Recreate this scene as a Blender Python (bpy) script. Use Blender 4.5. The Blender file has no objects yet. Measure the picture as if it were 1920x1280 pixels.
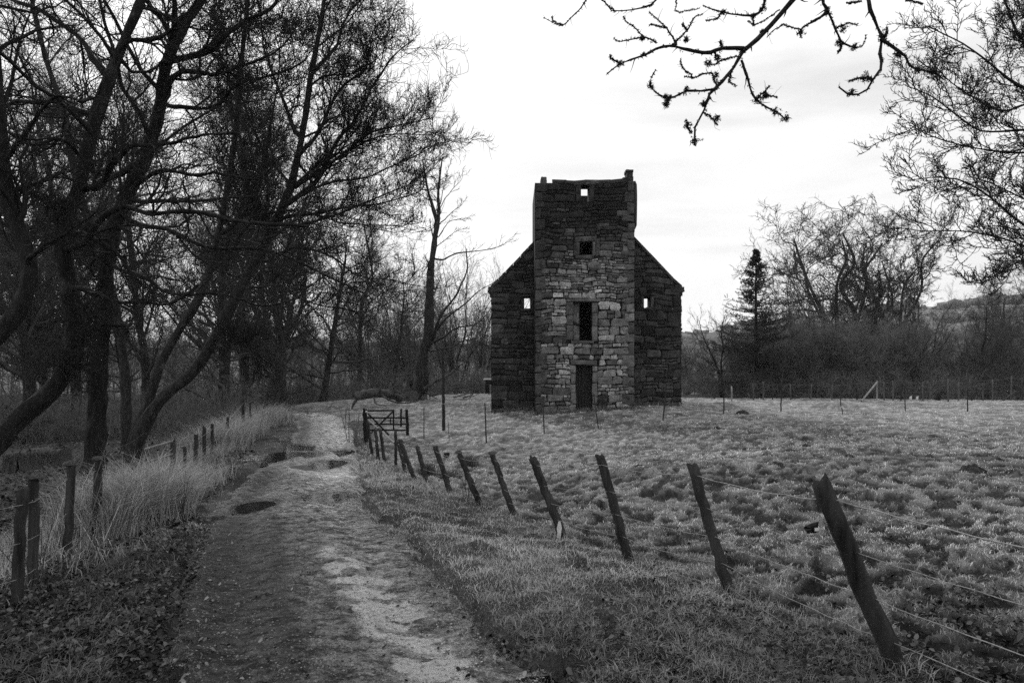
import bpy, math, time
import numpy as np
T0 = time.time()
D = bpy.data
scene = bpy.context.scene
COL = scene.collection
R_ = np.random.default_rng

# ------------------------------------------------------------------ camera maths
F = 1280.0          # focal length in photo pixels (1920 wide, 24 mm lens)
HOR = 705.0         # horizon row
EYE = 1.65
def P(px, py, d):
    """world point seen at a photo pixel, d metres along +Y"""
    return np.array([(px-960.0)/F*d, d, EYE+(HOR-py)/F*d])
def PL(*pts, d=None):
    out = []
    for p in pts:
        out.append(P(p[0], p[1], p[2] if len(p) > 2 else d))
    return np.array(out)

# ------------------------------------------------------------------ objects
def link(o, parent=None):
    COL.objects.link(o)
    if parent is not None: o.parent = parent
    return o
def tag(o, label=None, cat=None, group=None, kind=None):
    if label: o['label'] = label
    if cat: o['category'] = cat
    if group: o['group'] = group
    if kind: o['kind'] = kind
    return o
def empty(name, loc, label, cat, group=None):
    o = D.objects.new(name, None); o.location = tuple(float(v) for v in loc)
    o.empty_display_size = 0.2
    link(o); tag(o, label, cat, group)
    return o
def mesh_obj(name, V, faces, mat, parent=None, smooth=True, attr=None, sub=None):
    """V (n,3) world coords; faces = list of int arrays, each (m,k). sub: parent origin to subtract"""
    V = np.asarray(V, dtype=np.float64)
    org = np.zeros(3)
    p = parent
    while p is not None:
        org = org + np.array(p.location); p = p.parent
    V = V-org
    me = D.meshes.new(name)
    me.vertices.add(len(V)); me.vertices.foreach_set('co', V.astype(np.float32).ravel())
    loops = []; starts = []; n = 0
    for f in faces:
        f = np.asarray(f, dtype=np.int32)
        if f.size == 0: continue
        m, k = f.shape
        loops.append(f.ravel()); starts.append(n+np.arange(m)*k); n += m*k
    loops = np.concatenate(loops); starts = np.concatenate(starts)
    me.loops.add(len(loops)); me.loops.foreach_set('vertex_index', loops)
    me.polygons.add(len(starts)); me.polygons.foreach_set('loop_start', starts.astype(np.int32))
    me.update(calc_edges=True)
    if smooth: me.shade_smooth()
    else: me.shade_flat()
    if attr is not None:
        for an, arr in attr.items():
            a = me.attributes.new(an, 'FLOAT', 'POINT')
            a.data.foreach_set('value', np.asarray(arr, dtype=np.float32))
    me.materials.append(mat)
    o = D.objects.new(name, me); link(o, parent)
    return o
def copy_tree(o, parent=None):
    c = o.copy(); COL.objects.link(c)
    if parent is not None: c.parent = parent
    for ch in o.children: copy_tree(ch, c)
    return c

# ------------------------------------------------------------------ numpy noise
def _h(ix, iy, seed):
    n = (ix.astype(np.int64)*374761393+iy.astype(np.int64)*668265263+seed*1442695041) & 0xFFFFFFFF
    n = ((n ^ (n >> 13))*1274126177) & 0xFFFFFFFF
    n = ((n ^ (n >> 15))*2246822519) & 0xFFFFFFFF
    return ((n ^ (n >> 16)) & 0xFFFFFF)/float(0xFFFFFF)
def vnoise(x, y, seed=0):
    x = np.asarray(x, float); y = np.asarray(y, float)
    ix = np.floor(x); iy = np.floor(y); fx = x-ix; fy = y-iy
    fx = fx*fx*(3-2*fx); fy = fy*fy*(3-2*fy)
    a = _h(ix, iy, seed); b = _h(ix+1, iy, seed); c = _h(ix, iy+1, seed); d = _h(ix+1, iy+1, seed)
    return (a*(1-fx)+b*fx)*(1-fy)+(c*(1-fx)+d*fx)*fy
def fbm(x, y, seed=0, o=4):
    s = 0; a = 0.5; t = 0
    for i in range(o):
        s = s+a*vnoise(x*2**i, y*2**i, seed+i*17); t += a; a *= 0.55
    return s/t
def lumps(x, y, cell, seed, r0=.3, r1=.55, dens=0.75):
    """rounded bumps on a jittered grid, 0..1"""
    gx = np.floor(x/cell); gy = np.floor(y/cell)
    out = np.zeros_like(x)
    for dx in (-1, 0, 1):
        for dy in (-1, 0, 1):
            cx = gx+dx; cy = gy+dy
            on = _h(cx, cy, seed+5) < dens
            px = (cx+.15+.7*_h(cx, cy, seed))*cell; py = (cy+.15+.7*_h(cx, cy, seed+1))*cell
            r = cell*(r0+(r1-r0)*_h(cx, cy, seed+2)); hh = .35+.65*_h(cx, cy, seed+3)
            q = ((x-px)**2+((y-py)*1.15)**2)/r**2
            out = np.maximum(out, on*hh*np.clip(1-q, 0, 1)**0.8)
    return out
def sstep(a, b, x):
    t = np.clip((x-a)/(b-a), 0, 1); return t*t*(3-2*t)

# ------------------------------------------------------------------ terrain
# ground points read off the photograph: (px, py, distance)
GP = [(640,1280,3.7),(330,1280,3.7),(970,1280,3.75),(560,1000,7.4),(400,1000,7.4),(760,1000,7.4),(545,940,9.7),(575,900,12),(590,870,15.5),
 (600,850,18.5),(610,820,23.5),(610,795,29),(600,777,35),(600,757,43),
 (1690,1280,4.0),(1370,1128,5.6),(1182,1064,7.0),(1062,1020,8.2),(967,977,9.8),(908,955,11.4),(848,930,12.8),(803,915,14.2),
 (782,908,15.5),(742,882,17),(722,875,18.5),(700,868,20),(685,833,24),(765,815,26),
 (1900,1100,5.9),(1900,900,11.5),(1500,900,11.8),(1150,900,13.5),(1300,820,21.5),(1000,820,24.5),(1800,820,20),(1000,790,28.5),
 (860,790,30),(923,775,31.5),(1100,770,30),(1275,762,31.5),(1500,765,34),(1900,765,34),(1500,750,42),(1900,752,42),(1300,750,42),
 (800,745,42),(700,755,41),(45,1120,5.6),(120,1065,6.6),(180,1025,7.8),(325,950,11),(0,1280,3.7),(0,870,20),(200,865,20),(390,850,17.5),(480,800,28),
 (0,815,40),(300,805,40),(150,795,60),(440,775,50)]
GPW = np.array([P(*g) for g in GP])
extra = np.array([(-3,-6,-.1),(3,-6,0),(10,-4,0),(-12,-4,-.2),(8,2,-.1),(-8,2,-.35),(20,8,0.05),(-20,8,-.9),(30,30,.2),(-30,30,-1.4),(0,0,0),
                  (0,60,.1),(25,60,-.2),(50,60,-.4),(-40,60,-1.6),(45,45,0),(-45,45,-1.6),(45,10,.2),(-45,5,-1.3),(40,-20,0.1),(-40,-20,-1.0)], float)
CP = np.vstack([GPW, extra])
def _tps_fit(C, lam):
    n = len(C); d2 = ((C[:, None, :2]-C[None, :, :2])**2).sum(-1)
    K = .5*d2*np.log(d2+1e-9)+np.eye(n)*lam
    Q = np.hstack([np.ones((n, 1)), C[:, :2]])
    A = np.zeros((n+3, n+3)); A[:n, :n] = K; A[:n, n:] = Q; A[n:, :n] = Q.T
    return np.linalg.solve(A, np.concatenate([C[:, 2], np.zeros(3)]))
_W = _tps_fit(CP, 1.5)
def base_h(x, y):
    x = np.asarray(x, float); y = np.asarray(y, float); sh = x.shape
    xf = np.clip(x.ravel(), -50, 50); yf = np.clip(y.ravel(), -25, 65)
    out = np.empty(len(xf))
    for i in range(0, len(xf), 60000):
        a = xf[i:i+60000, None]; b = yf[i:i+60000, None]
        d2 = (a-CP[:, 0])**2+(b-CP[:, 1])**2
        out[i:i+60000] = (.5*d2*np.log(d2+1e-9))@_W[:-3]+_W[-3]+_W[-2]*a[:, 0]+_W[-1]*b[:, 0]
    r = np.maximum(np.abs(x.ravel())-45, y.ravel()-58)
    out = out*(1-sstep(0, 60, r))+(-1.2)*sstep(0, 60, r)
    return out.reshape(sh)
# track centre line and half width
TR = np.array([P(655,1500,2.7),P(650,1280,3.72),P(572,1000,7.4),P(548,940,9.7),P(563,900,12),P(583,870,15.5),P(596,850,18.5),P(608,820,23.5),P(606,795,29),P(585,779,34)])[:, :2]
TR = np.vstack([[-.85,-12],[-.8,-3],TR,[-13.5,38],[-19,40],[-26,40]])
def catmull(Pn, n):
    Pn = np.asarray(Pn, float)
    Q = np.vstack([2*Pn[0]-Pn[1], Pn, 2*Pn[-1]-Pn[-2]])
    seg = np.linalg.norm(np.diff(Pn, axis=0), axis=1); cum = np.concatenate([[0], np.cumsum(seg)])
    t = np.linspace(0, cum[-1], n); i = np.clip(np.searchsorted(cum, t, side='right')-1, 0, len(Pn)-2)
    u = ((t-cum[i])/np.maximum(seg[i], 1e-9))[:, None]
    a, b, c, d = Q[i], Q[i+1], Q[i+2], Q[i+3]
    return .5*((2*b)+(-a+c)*u+(2*a-5*b+4*c-d)*u*u+(-a+3*b-3*c+d)*u**3)
TRC = catmull(TR, 420)
TRT = np.gradient(TRC, axis=0); TRT /= np.linalg.norm(TRT, axis=1)[:, None]
def track_uv(x, y):
    """signed offset from the centre line (+ right) and index"""
    x = np.asarray(x, float).ravel(); y = np.asarray(y, float).ravel()
    off = np.empty(len(x)); idx = np.empty(len(x), int)
    sub = TRC[::3]
    for i in range(0, len(x), 40000):
        d2 = (x[i:i+40000, None]-sub[:, 0])**2+(y[i:i+40000, None]-sub[:, 1])**2
        k = d2.argmin(1)*3; k = np.minimum(k, len(TRC)-1)
        dx = x[i:i+40000]-TRC[k, 0]; dy = y[i:i+40000]-TRC[k, 1]
        off[i:i+40000] = dx*TRT[k, 1]-dy*TRT[k, 0]; idx[i:i+40000] = k
    return off, idx
HWL, HWR = 1.10, 1.08
# fence lines (base of posts): distance at which the field begins
RF = np.array([(1690,1280,4.0),(1370,1128,5.6),(1182,1064,7.0),(1062,1020,8.2),(967,977,9.8),(908,955,11.4),(848,930,12.8),(803,915,14.2),(782,908,15.5),(742,882,17),(722,875,18.5),(700,868,20),(685,833,24)])
RFW = np.vstack([np.array([P(*g) for g in RF])[:, :2], [[-6.0, 28.5], [-8.0, 34], [-11, 39], [-13, 46]]])
def fence_x(y):
    return np.interp(y, RFW[:, 1], RFW[:, 0], left=None)+np.where(np.asarray(y) < 4, (4-np.asarray(y))*.33, 0)
def masks(x, y):
    off, _ = track_uv(x, y); off = off.reshape(np.shape(x))
    ontr = sstep(HWR+.15, HWR-.1, off)*sstep(-HWL-.15, -HWL+.1, off)*(y > -11)
    fx = fence_x(y)
    infield = sstep(fx-.3, fx+.5, x)*(y < 200)
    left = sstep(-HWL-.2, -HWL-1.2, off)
    return off, ontr, infield, left
def tuss_t(x, y):
    """0 in the hollows, 1 on the grassy tussocks"""
    wx = x+.35*(fbm(x*1.9, y*1.9, 71, 2)-.5); wy = y+.35*(fbm(x*1.9+9, y*1.9, 72, 2)-.5)
    a = fbm(wx*5.4, wy*6.0, 73, 3)
    b = lumps(wx, wy, .29, 11, .26, .55, .8)
    return np.clip(sstep(.38, .60, a)*.55+b*.55, 0, 1)
def tuss_h(x, y):
    t = tuss_t(x, y)
    return t*.115+lumps(x, y, .8, 17, .12, .24, .5)*.14+(fbm(x*8, y*8, 74, 2)-.5)*.04
def ground_h(x, y):
    x = np.asarray(x, float); y = np.asarray(y, float)
    off, ontr, infield, left = masks(x, y)
    h = base_h(x, y)
    far = 1-sstep(60, 110, np.hypot(x, y))
    h = h+far*(fbm(x*.35, y*.35, 3, 3)-.5)*.10
    # tussocks in the field, fading where it is grazed flat near the tower
    lumpy = .5+.5*sstep(30, 14, y)+.0*x
    tus = tuss_h(x, y)
    h = h+infield*far*tus*lumpy
    # verge / bank between track and fence
    bank = (1-infield)*(1-ontr)*far
    h = h+bank*(lumps(x, y, .42, 41, .25, .5)*.08+(fbm(x*2.6, y*2.6, 9, 3)-.5)*.14)
    h = h+bank*sstep(HWR+.1, HWR+.7, off)*.05
    # the mound far in the field
    m = P(1575,768,33)
    h = h+.42*np.exp(-(((x-m[0])/1.6)**2+((y-m[1])/1.1)**2))
    h = h+.22*np.exp(-(((x-m[0]+6)/1.1)**2+((y-m[1]+1)/.8)**2))
    # the bed of the track is let in
    h = h-ontr*.10
    return h
# puddles: px, py, distance, half width m (across), half length m (along)
PUD = [(482,932,9.9,.17,.34),(532,838,20.5,.42,.9),(503,862,16.4,.32,.8),(612,862,16.3,.30,.62),(622,836,20.8,.33,.7),(614,918,10.7,.26,.30),(560,850,18.2,.42,.5)]
PUDW = [(P(a, b, c)[0], c, w, l) for a, b, c, w, l in [(a, b, c, w*1.5, l*1.5) for a, b, c, w, l in PUD]]
def pud_q(x, y, p):
    cx, cy, w, l = p
    return ((x-cx)/w)**2+((y-cy)/l)**2+(fbm(x*3.1+cx, y*2.2, 8, 3)-.5)*1.2
PUDZ = [float(base_h(np.array([p[0]]), np.array([p[1]]))[0])-.035 for p in PUDW]
def track_h(x, y):
    x = np.asarray(x, float); y = np.asarray(y, float)
    off, _ = track_uv(x, y); off = off.reshape(x.shape)
    h = base_h(x, y)-.015+(fbm(x*.35, y*.35, 3, 3)-.5)*.10
    h = h-.04*np.exp(-((off-.5)/.18)**2)-.05*np.exp(-((off+.62)/.2)**2)
    fine = (fbm(x*4.5, y*5.5, 5, 4)-.5)*.036+(fbm(x*17, y*20, 6, 2)-.5)*.02
    h = h+fine-.02*sstep(.52, .68, fbm(x*7, y*11, 66, 2))*np.exp(-((off-.05)/.8)**2)
    for p, zc in zip(PUDW, PUDZ):
        q = pud_q(x, y, p); wg = sstep(3.4, 1.7, q)
        h = h*(1-wg)+(zc+.25*fine)*wg-.035*sstep(1.25, .6, q)
    edge = np.where(off > 0, off/HWR, -off/HWL)
    edge = edge+(fbm(x*2.6, y*2.6, 77, 4)-.5)*.62
    return h-sstep(.86, 1.12, edge)*.16

# ------------------------------------------------------------------ materials
def new_mat(name):
    m = D.materials.new(name); m.use_nodes = True
    nt = m.node_tree; b = nt.nodes['Principled BSDF']
    b.inputs['Roughness'].default_value = .85
    b.inputs['Specular IOR Level'].default_value = .25
    return m, nt, b
def N(nt, typ, **kw):
    n = nt.nodes.new(typ)
    for k, v in kw.items():
        if k in n.inputs: n.inputs[k].default_value = v
        else: setattr(n, k, v)
    return n
def ramp(nt, fac, stops):
    r = nt.nodes.new('ShaderNodeValToRGB')
    el = r.color_ramp.elements
    while len(el) < len(stops): el.new(.5)
    for e, (p, v) in zip(el, stops): e.position = p; e.color = (v, v, v, 1)
    nt.links.new(fac, r.inputs[0]); return r.outputs[0]
def noise(nt, scale, detail=6, rough=.6, vec=None, dist=0):
    n = N(nt, 'ShaderNodeTexNoise'); n.inputs['Scale'].default_value = scale
    n.inputs['Detail'].default_value = detail; n.inputs['Roughness'].default_value = rough
    n.inputs['Distortion'].default_value = dist
    if vec is not None: nt.links.new(vec, n.inputs['Vector'])
    return n.outputs['Fac']
def geo_pos(nt): return N(nt, 'ShaderNodeNewGeometry').outputs['Position']
def obj_pos(nt): return N(nt, 'ShaderNodeTexCoord').outputs['Object']
def math_(nt, op, a, b=None):
    n = nt.nodes.new('ShaderNodeMath'); n.operation = op
    for i, v in enumerate((a, b)):
        if v is None: continue
        if isinstance(v, (int, float)): n.inputs[i].default_value = v
        else: nt.links.new(v, n.inputs[i])
    return n.outputs[0]
def attr(nt, name):
    n = nt.nodes.new('ShaderNodeAttribute'); n.attribute_name = name; return n.outputs['Fac']
def bump(nt, b, h, dist=.02, strength=1):
    n = nt.nodes.new('ShaderNodeBump'); n.inputs['Distance'].default_value = dist; n.inputs['Strength'].default_value = strength
    nt.links.new(h, n.inputs['Height']); nt.links.new(n.outputs[0], b.inputs['Normal'])
def stretch(nt, vec, s):
    n = nt.nodes.new('ShaderNodeMapping'); n.inputs['Scale'].default_value = s
    nt.links.new(vec, n.inputs[0]); return n.outputs[0]

def noisy_mat(name, lo, hi, scale=6, bd=.01, rough=.9, st=None, spec=.25, bscale=None):
    m, nt, b = new_mat(name); v = obj_pos(nt)
    if st: v = stretch(nt, v, st)
    f = noise(nt, scale, 8, .65, v)
    c = ramp(nt, f, [(.32, lo), (.68, hi)])
    nt.links.new(c, b.inputs['Base Color'])
    b.inputs['Roughness'].default_value = rough; b.inputs['Specular IOR Level'].default_value = spec
    if bd: bump(nt, b, noise(nt, bscale or scale*3, 6, .7, v), bd)
    return m
M = {}
def bark_mat(name, lo, hi, pale, thr):
    m, nt, b = new_mat(name); v = obj_pos(nt); sv = stretch(nt, v, (1, 1, .22))
    f = noise(nt, 14, 8, .75, sv, .6); c = ramp(nt, f, [(.36, lo), (.64, hi)])
    pm = ramp(nt, noise(nt, 2.6, 7, .7, v), [(thr, 0), (thr+.1, 1)])
    mx = N(nt, 'ShaderNodeMix'); mx.data_type = 'FLOAT'; nt.links.new(pm, mx.inputs[0]); nt.links.new(c, mx.inputs[2])
    nt.links.new(math_(nt, 'MULTIPLY', f, pale), mx.inputs[3]); nt.links.new(mx.outputs[0], b.inputs['Base Color'])
    bump(nt, b, math_(nt, 'ADD', f, noise(nt, 5, 5, .7, sv)), .10); return m
M['bark_near'] = bark_mat('bark_near', .004, .035, .16, .56)
M['bark_mid'] = bark_mat('bark_mid', .008, .06, .22, .58)
M['bark_pale'] = noisy_mat('bark_pale', .06, .16, 4, .03, st=(1, 1, .3))
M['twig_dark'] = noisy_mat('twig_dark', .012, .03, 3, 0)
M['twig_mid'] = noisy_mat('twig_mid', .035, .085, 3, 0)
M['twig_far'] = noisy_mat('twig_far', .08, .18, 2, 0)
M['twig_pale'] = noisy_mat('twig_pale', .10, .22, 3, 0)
M['post'] = noisy_mat('weathered_post', .006, .07, 9, .03, st=(1, 1, .16))
M['post_pale'] = noisy_mat('bleached_wood', .12, .34, 9, .008, st=(1, 1, .2))
M['post_grey'] = noisy_mat('grey_post', .045, .13, 9, .008, st=(1, 1, .2))
M['gate_wood'] = noisy_mat('tarred_wood', .006, .018, 12, .004)
M['moss'] = noisy_mat('moss', .05, .16, 40, .01)
M['lichen'] = noisy_mat('lichen', .010, .035, 40, 0)
M['wire'] = noisy_mat('rusty_wire', .09, .34, 30, 0, rough=.5, spec=.5)
M['white'] = noisy_mat('white_wood', .55, .75, 30, .002)
M['black'] = noisy_mat('black_plastic', .008, .015, 20, .002, rough=.4)
M['needles'] = noisy_mat('needles', .02, .05, 3, 0)
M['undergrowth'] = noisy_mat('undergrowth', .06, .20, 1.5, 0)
M['log'] = noisy_mat('dead_log', .01, .14, 4, .08, st=(.5, 1, 1))

# rubble stone, brightness per stone from attribute
def stone_mat(name):
    m, nt, b = new_mat(name); v = obj_pos(nt)
    sh = attr(nt, 'shade')
    f1 = noise(nt, 3.5, 8, .7, v); f2 = noise(nt, 26, 6, .7, v)
    k = ramp(nt, f1, [(.32, .35), (.68, 1.5)])
    k2 = ramp(nt, f2, [(.34, .35), (.68, 1.6)])
    c = math_(nt, 'MULTIPLY', math_(nt, 'MULTIPLY', sh, k), k2)
    # white lichen spots
    vo = N(nt, 'ShaderNodeTexVoronoi'); vo.inputs['Scale'].default_value = 3.1; nt.links.new(v, vo.inputs['Vector'])
    spot = math_(nt, 'LESS_THAN', math_(nt, 'ADD', vo.outputs['Distance'], math_(nt, 'MULTIPLY', noise(nt, 30, 3, .6, v), .12)), .135)
    sel = math_(nt, 'GREATER_THAN', noise(nt, .9, 3, .5, v), .53)
    c2 = math_(nt, 'ADD', c, math_(nt, 'MULTIPLY', math_(nt, 'MULTIPLY', spot, sel), .28))
    nt.links.new(c2, b.inputs['Base Color'])
    bump(nt, b, math_(nt, 'ADD', noise(nt, 9, 8, .7, v), math_(nt, 'MULTIPLY', f2, .5)), .05)
    return m
M['stone'] = stone_mat('rubble_stone')
M['mortar'] = noisy_mat('mortar', .006, .02, 10, .02)

# ground: cover from attributes
def ground_mat():
    m, nt, b = new_mat('turf'); v = geo_pos(nt)
    tone = attr(nt, 'tone')
    k = ramp(nt, noise(nt, 2.2, 8, .7, v), [(.3, .55), (.7, 1.4)])
    k2 = ramp(nt, noise(nt, 38, 6, .75, v), [(.3, .35), (.72, 1.6)])
    c = math_(nt, 'MULTIPLY', math_(nt, 'MULTIPLY', tone, k), k2)
    nt.links.new(c, b.inputs['Base Color'])
    bump(nt, b, math_(nt, 'ADD', noise(nt, 30, 8, .8, v), noise(nt, 7, 6, .7, v)), .045)
    b.inputs['Roughness'].default_value = .95; b.inputs['Specular IOR Level'].default_value = .1
    return m
M['turf'] = ground_mat()
def track_mat():
    m, nt, b = new_mat('gravel_track'); v = geo_pos(nt)
    tone = attr(nt, 'tone')
    sv = stretch(nt, v, (1, .8, 1))
    k = ramp(nt, noise(nt, 5.5, 9, .8, stretch(nt, v, (1, 1.8, 1))), [(.42, .12), (.58, 1.8)])
    k2 = ramp(nt, noise(nt, 34, 7, .85, sv), [(.38, .3), (.64, 1.7)])
    pale = attr(nt, 'pale')
    nz = noise(nt, 7, 9, .85, stretch(nt, v, (1, 1.6, 1)))
    pm = math_(nt, 'GREATER_THAN', math_(nt, 'ADD', pale, nz), 1.0)
    c = math_(nt, 'MULTIPLY', math_(nt, 'MULTIPLY', tone, k), k2)
    mx = N(nt, 'ShaderNodeMix'); mx.data_type = 'FLOAT'
    pmr = math_(nt, 'MULTIPLY', ramp(nt, math_(nt, 'SUBTRACT', math_(nt, 'ADD', pale, nz), .42), [(.44, 0), (.66, 1)]), 1)
    nt.links.new(pmr, mx.inputs[0]); nt.links.new(c, mx.inputs[2])
    pc = ramp(nt, noise(nt, 18, 6, .75, stretch(nt, v, (1, 1.7, 1))), [(.36, .3), (.5, .9)])
    nt.links.new(pc, mx.inputs[3])
    nt.links.new(mx.outputs[0], b.inputs['Base Color'])
    bump(nt, b, math_(nt, 'ADD', noise(nt, 60, 8, .8, v), math_(nt, 'MULTIPLY', noise(nt, 14, 6, .7, v), 1.8)), .06)
    wet = attr(nt, 'wet')
    nt.links.new(ramp(nt, wet, [(0, .8), (1, .25)]), b.inputs['Roughness'])
    b.inputs['Specular IOR Level'].default_value = .35
    return m
M['track'] = track_mat()
def water_mat():
    m, nt, b = new_mat('puddle_water')
    b.inputs['Base Color'].default_value = (.015, .015, .015, 1)
    b.inputs['Roughness'].default_value = .03; b.inputs['Specular IOR Level'].default_value = .5
    bump(nt, b, noise(nt, 9, 3, .5, geo_pos(nt)), .003)
    return m
M['water'] = water_mat()
def blade_mat(name, mul=1.0):
    m, nt, b = new_mat(name); t = attr(nt, 'tone')
    nt.links.new(math_(nt, 'MULTIPLY', t, mul), b.inputs['Base Color'])
    b.inputs['Roughness'].default_value = .7; b.inputs['Specular IOR Level'].default_value = .2
    return m
M['blade'] = blade_mat('grass_blade')
M['leaf'] = blade_mat('dead_leaf')
M['pebble'] = blade_mat('pebble')
def hill_mat():
    m, nt, b = new_mat('hill_fields'); v = geo_pos(nt)
    vo = N(nt, 'ShaderNodeTexVoronoi'); vo.inputs['Scale'].default_value = .011
    nt.links.new(stretch(nt, v, (1, .45, .1)), vo.inputs['Vector'])
    rgb = N(nt, 'ShaderNodeRGBToBW'); nt.links.new(vo.outputs['Color'], rgb.inputs[0])
    c = ramp(nt, rgb.outputs[0], [(.25, .07), (.5, .2), (.8, .33)])
    k = ramp(nt, noise(nt, .02, 8, .7, v), [(.38, .4), (.6, 1.15)])
    nt.links.new(math_(nt, 'MULTIPLY', c, k), b.inputs['Base Color'])
    return m
M['hill'] = hill_mat()

# ------------------------------------------------------------------ tubes
def tube_geo(Pn, Rn, s, voff=0, rng=None, rough=0.0):
    """Pn (N,K,3), Rn (N,K): verts, quads (+ end cap fans not needed)"""
    Nn, K, _ = Pn.shape
    T = np.gradient(Pn, axis=1); T /= np.linalg.norm(T, axis=2, keepdims=True)+1e-9
    Tm = T.mean(1); ref = np.zeros_like(Tm); ax = np.abs(Tm).argmin(1); ref[np.arange(Nn), ax] = 1
    U0 = np.cross(Tm, ref); U0 /= np.linalg.norm(U0, axis=1, keepdims=True)+1e-9
    U = U0[:, None, :]-(U0[:, None, :]*T).sum(2, keepdims=True)*T
    U /= np.linalg.norm(U, axis=2, keepdims=True)+1e-9
    V = np.cross(T, U)
    a = np.arange(s)*2*np.pi/s
    r = np.repeat(Rn[:, :, None], s, axis=2)
    if rng is not None and rough > 0: r = r*(1+rough*rng.normal(size=r.shape))
    vs = Pn[:, :, None, :]+r[..., None]*(np.cos(a)[None, None, :, None]*U[:, :, None, :]+np.sin(a)[None, None, :, None]*V[:, :, None, :])
    n = np.arange(Nn)[:, None, None]*K*s; k = np.arange(K-1)[None, :, None]*s; j = np.arange(s)[None, None, :]; j2 = (j+1) % s
    f = np.stack([n+k+j, n+k+j2, n+k+s+j2, n+k+s+j], axis=-1).reshape(-1, 4)+voff
    return vs.reshape(-1, 3), f
class Tubes:
    def __init__(s): s.V = []; s.Fq = []; s.n = 0; s.F3 = []
    def add(s, Pn, Rn, sides=3, rng=None, rough=0):
        Pn = np.asarray(Pn, float); Rn = np.asarray(Rn, float)
        if Pn.ndim == 2: Pn = Pn[None]; Rn = Rn[None]
        if len(Pn) == 0: return
        v, f = tube_geo(Pn, Rn, sides, s.n, rng, rough)
        s.V.append(v); s.Fq.append(f); s.n += len(v)
    def poly(s, V, faces):
        V = np.asarray(V, float)
        for f in faces:
            (s.Fq if len(f[0]) == 4 else s.F3).append(np.asarray(f)+s.n)
        s.V.append(V); s.n += len(V)
    def build(s, name, mat, parent=None, smooth=True):
        return mesh_obj(name, np.vstack(s.V), s.Fq+s.F3, mat, parent, smooth)
def seglen(Pn): return np.linalg.norm(np.diff(Pn, axis=1), axis=2).sum(1)
def interp_line(Pn, t):
    K = Pn.shape[1]; x = t*(K-1); i = np.clip(x.astype(int), 0, K-2); u = (x-i)
    n = np.arange(len(Pn))[:, None]
    if Pn.ndim == 3: return Pn[n, i]*(1-u[..., None])+Pn[n, i+1]*u[..., None]
    return Pn[n, i]*(1-u)+Pn[n, i+1]*u
def spawn(rng, Pn, Rn, n, t0=.2, t1=1., ang=45, angj=12, lenf=.5, lmin=0, K=5, wob=.15, up=.1, rf=.6, tip=.15, taper=.5, rmin=.002, flat=0, lmax=99, bias=None):
    Nn = len(Pn)
    t = t0+(t1-t0)*(np.arange(n)[None, :]+rng.random((Nn, n)))/n
    pos = interp_line(Pn, t); rp = interp_line(Rn, t)
    T = np.gradient(Pn, axis=1); Tn = interp_line(T, t); Tn /= np.linalg.norm(Tn, axis=2, keepdims=True)+1e-9
    q = rng.normal(size=Tn.shape); q[..., 2] = q[..., 2]*(1-flat)+.25*(up > 0)
    if bias is not None: q = q+np.asarray(bias)
    q -= (q*Tn).sum(2, keepdims=True)*Tn; q /= np.linalg.norm(q, axis=2, keepdims=True)+1e-9
    a = np.radians(ang+angj*rng.normal(size=t.shape))[..., None]
    d = np.cos(a)*Tn+np.sin(a)*q
    L = seglen(Pn)[:, None]*lenf*(1-taper*t)*(.55+.8*rng.random(t.shape))
    L = np.clip(L, lmin, lmax)
    d = d.reshape(-1, 3); pos = pos.reshape(-1, 3); L = L.ravel(); rp = rp.ravel()
    out = np.empty((len(d), K, 3)); out[:, 0] = pos
    st = (L/(K-1))[:, None]
    cur = d.copy()
    for k in range(1, K):
        out[:, k] = out[:, k-1]+cur*st
        cur = cur+wob*rng.normal(size=cur.shape); cur[:, 2] += up
        cur /= np.linalg.norm(cur, axis=1, keepdims=True)
    r0 = np.maximum(np.minimum(rp*rf, rp*.95), rmin)
    r = r0[:, None]*(1-(1-tip)*np.linspace(0, 1, K)[None, :])
    r = np.maximum(r, rmin*.6)
    return out, r
def wig(rng, line, n, amp):
    c = catmull(line, n)
    if amp > 0:
        L = np.linalg.norm(np.diff(line, axis=0), axis=1).sum()
        w = rng.normal(size=(n, 3)); 
        for _ in range(2): w[1:-1] = (w[:-2]+w[1:-1]+w[2:])/3
        w[0] = 0
        c = c+w*amp
    return c
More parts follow.
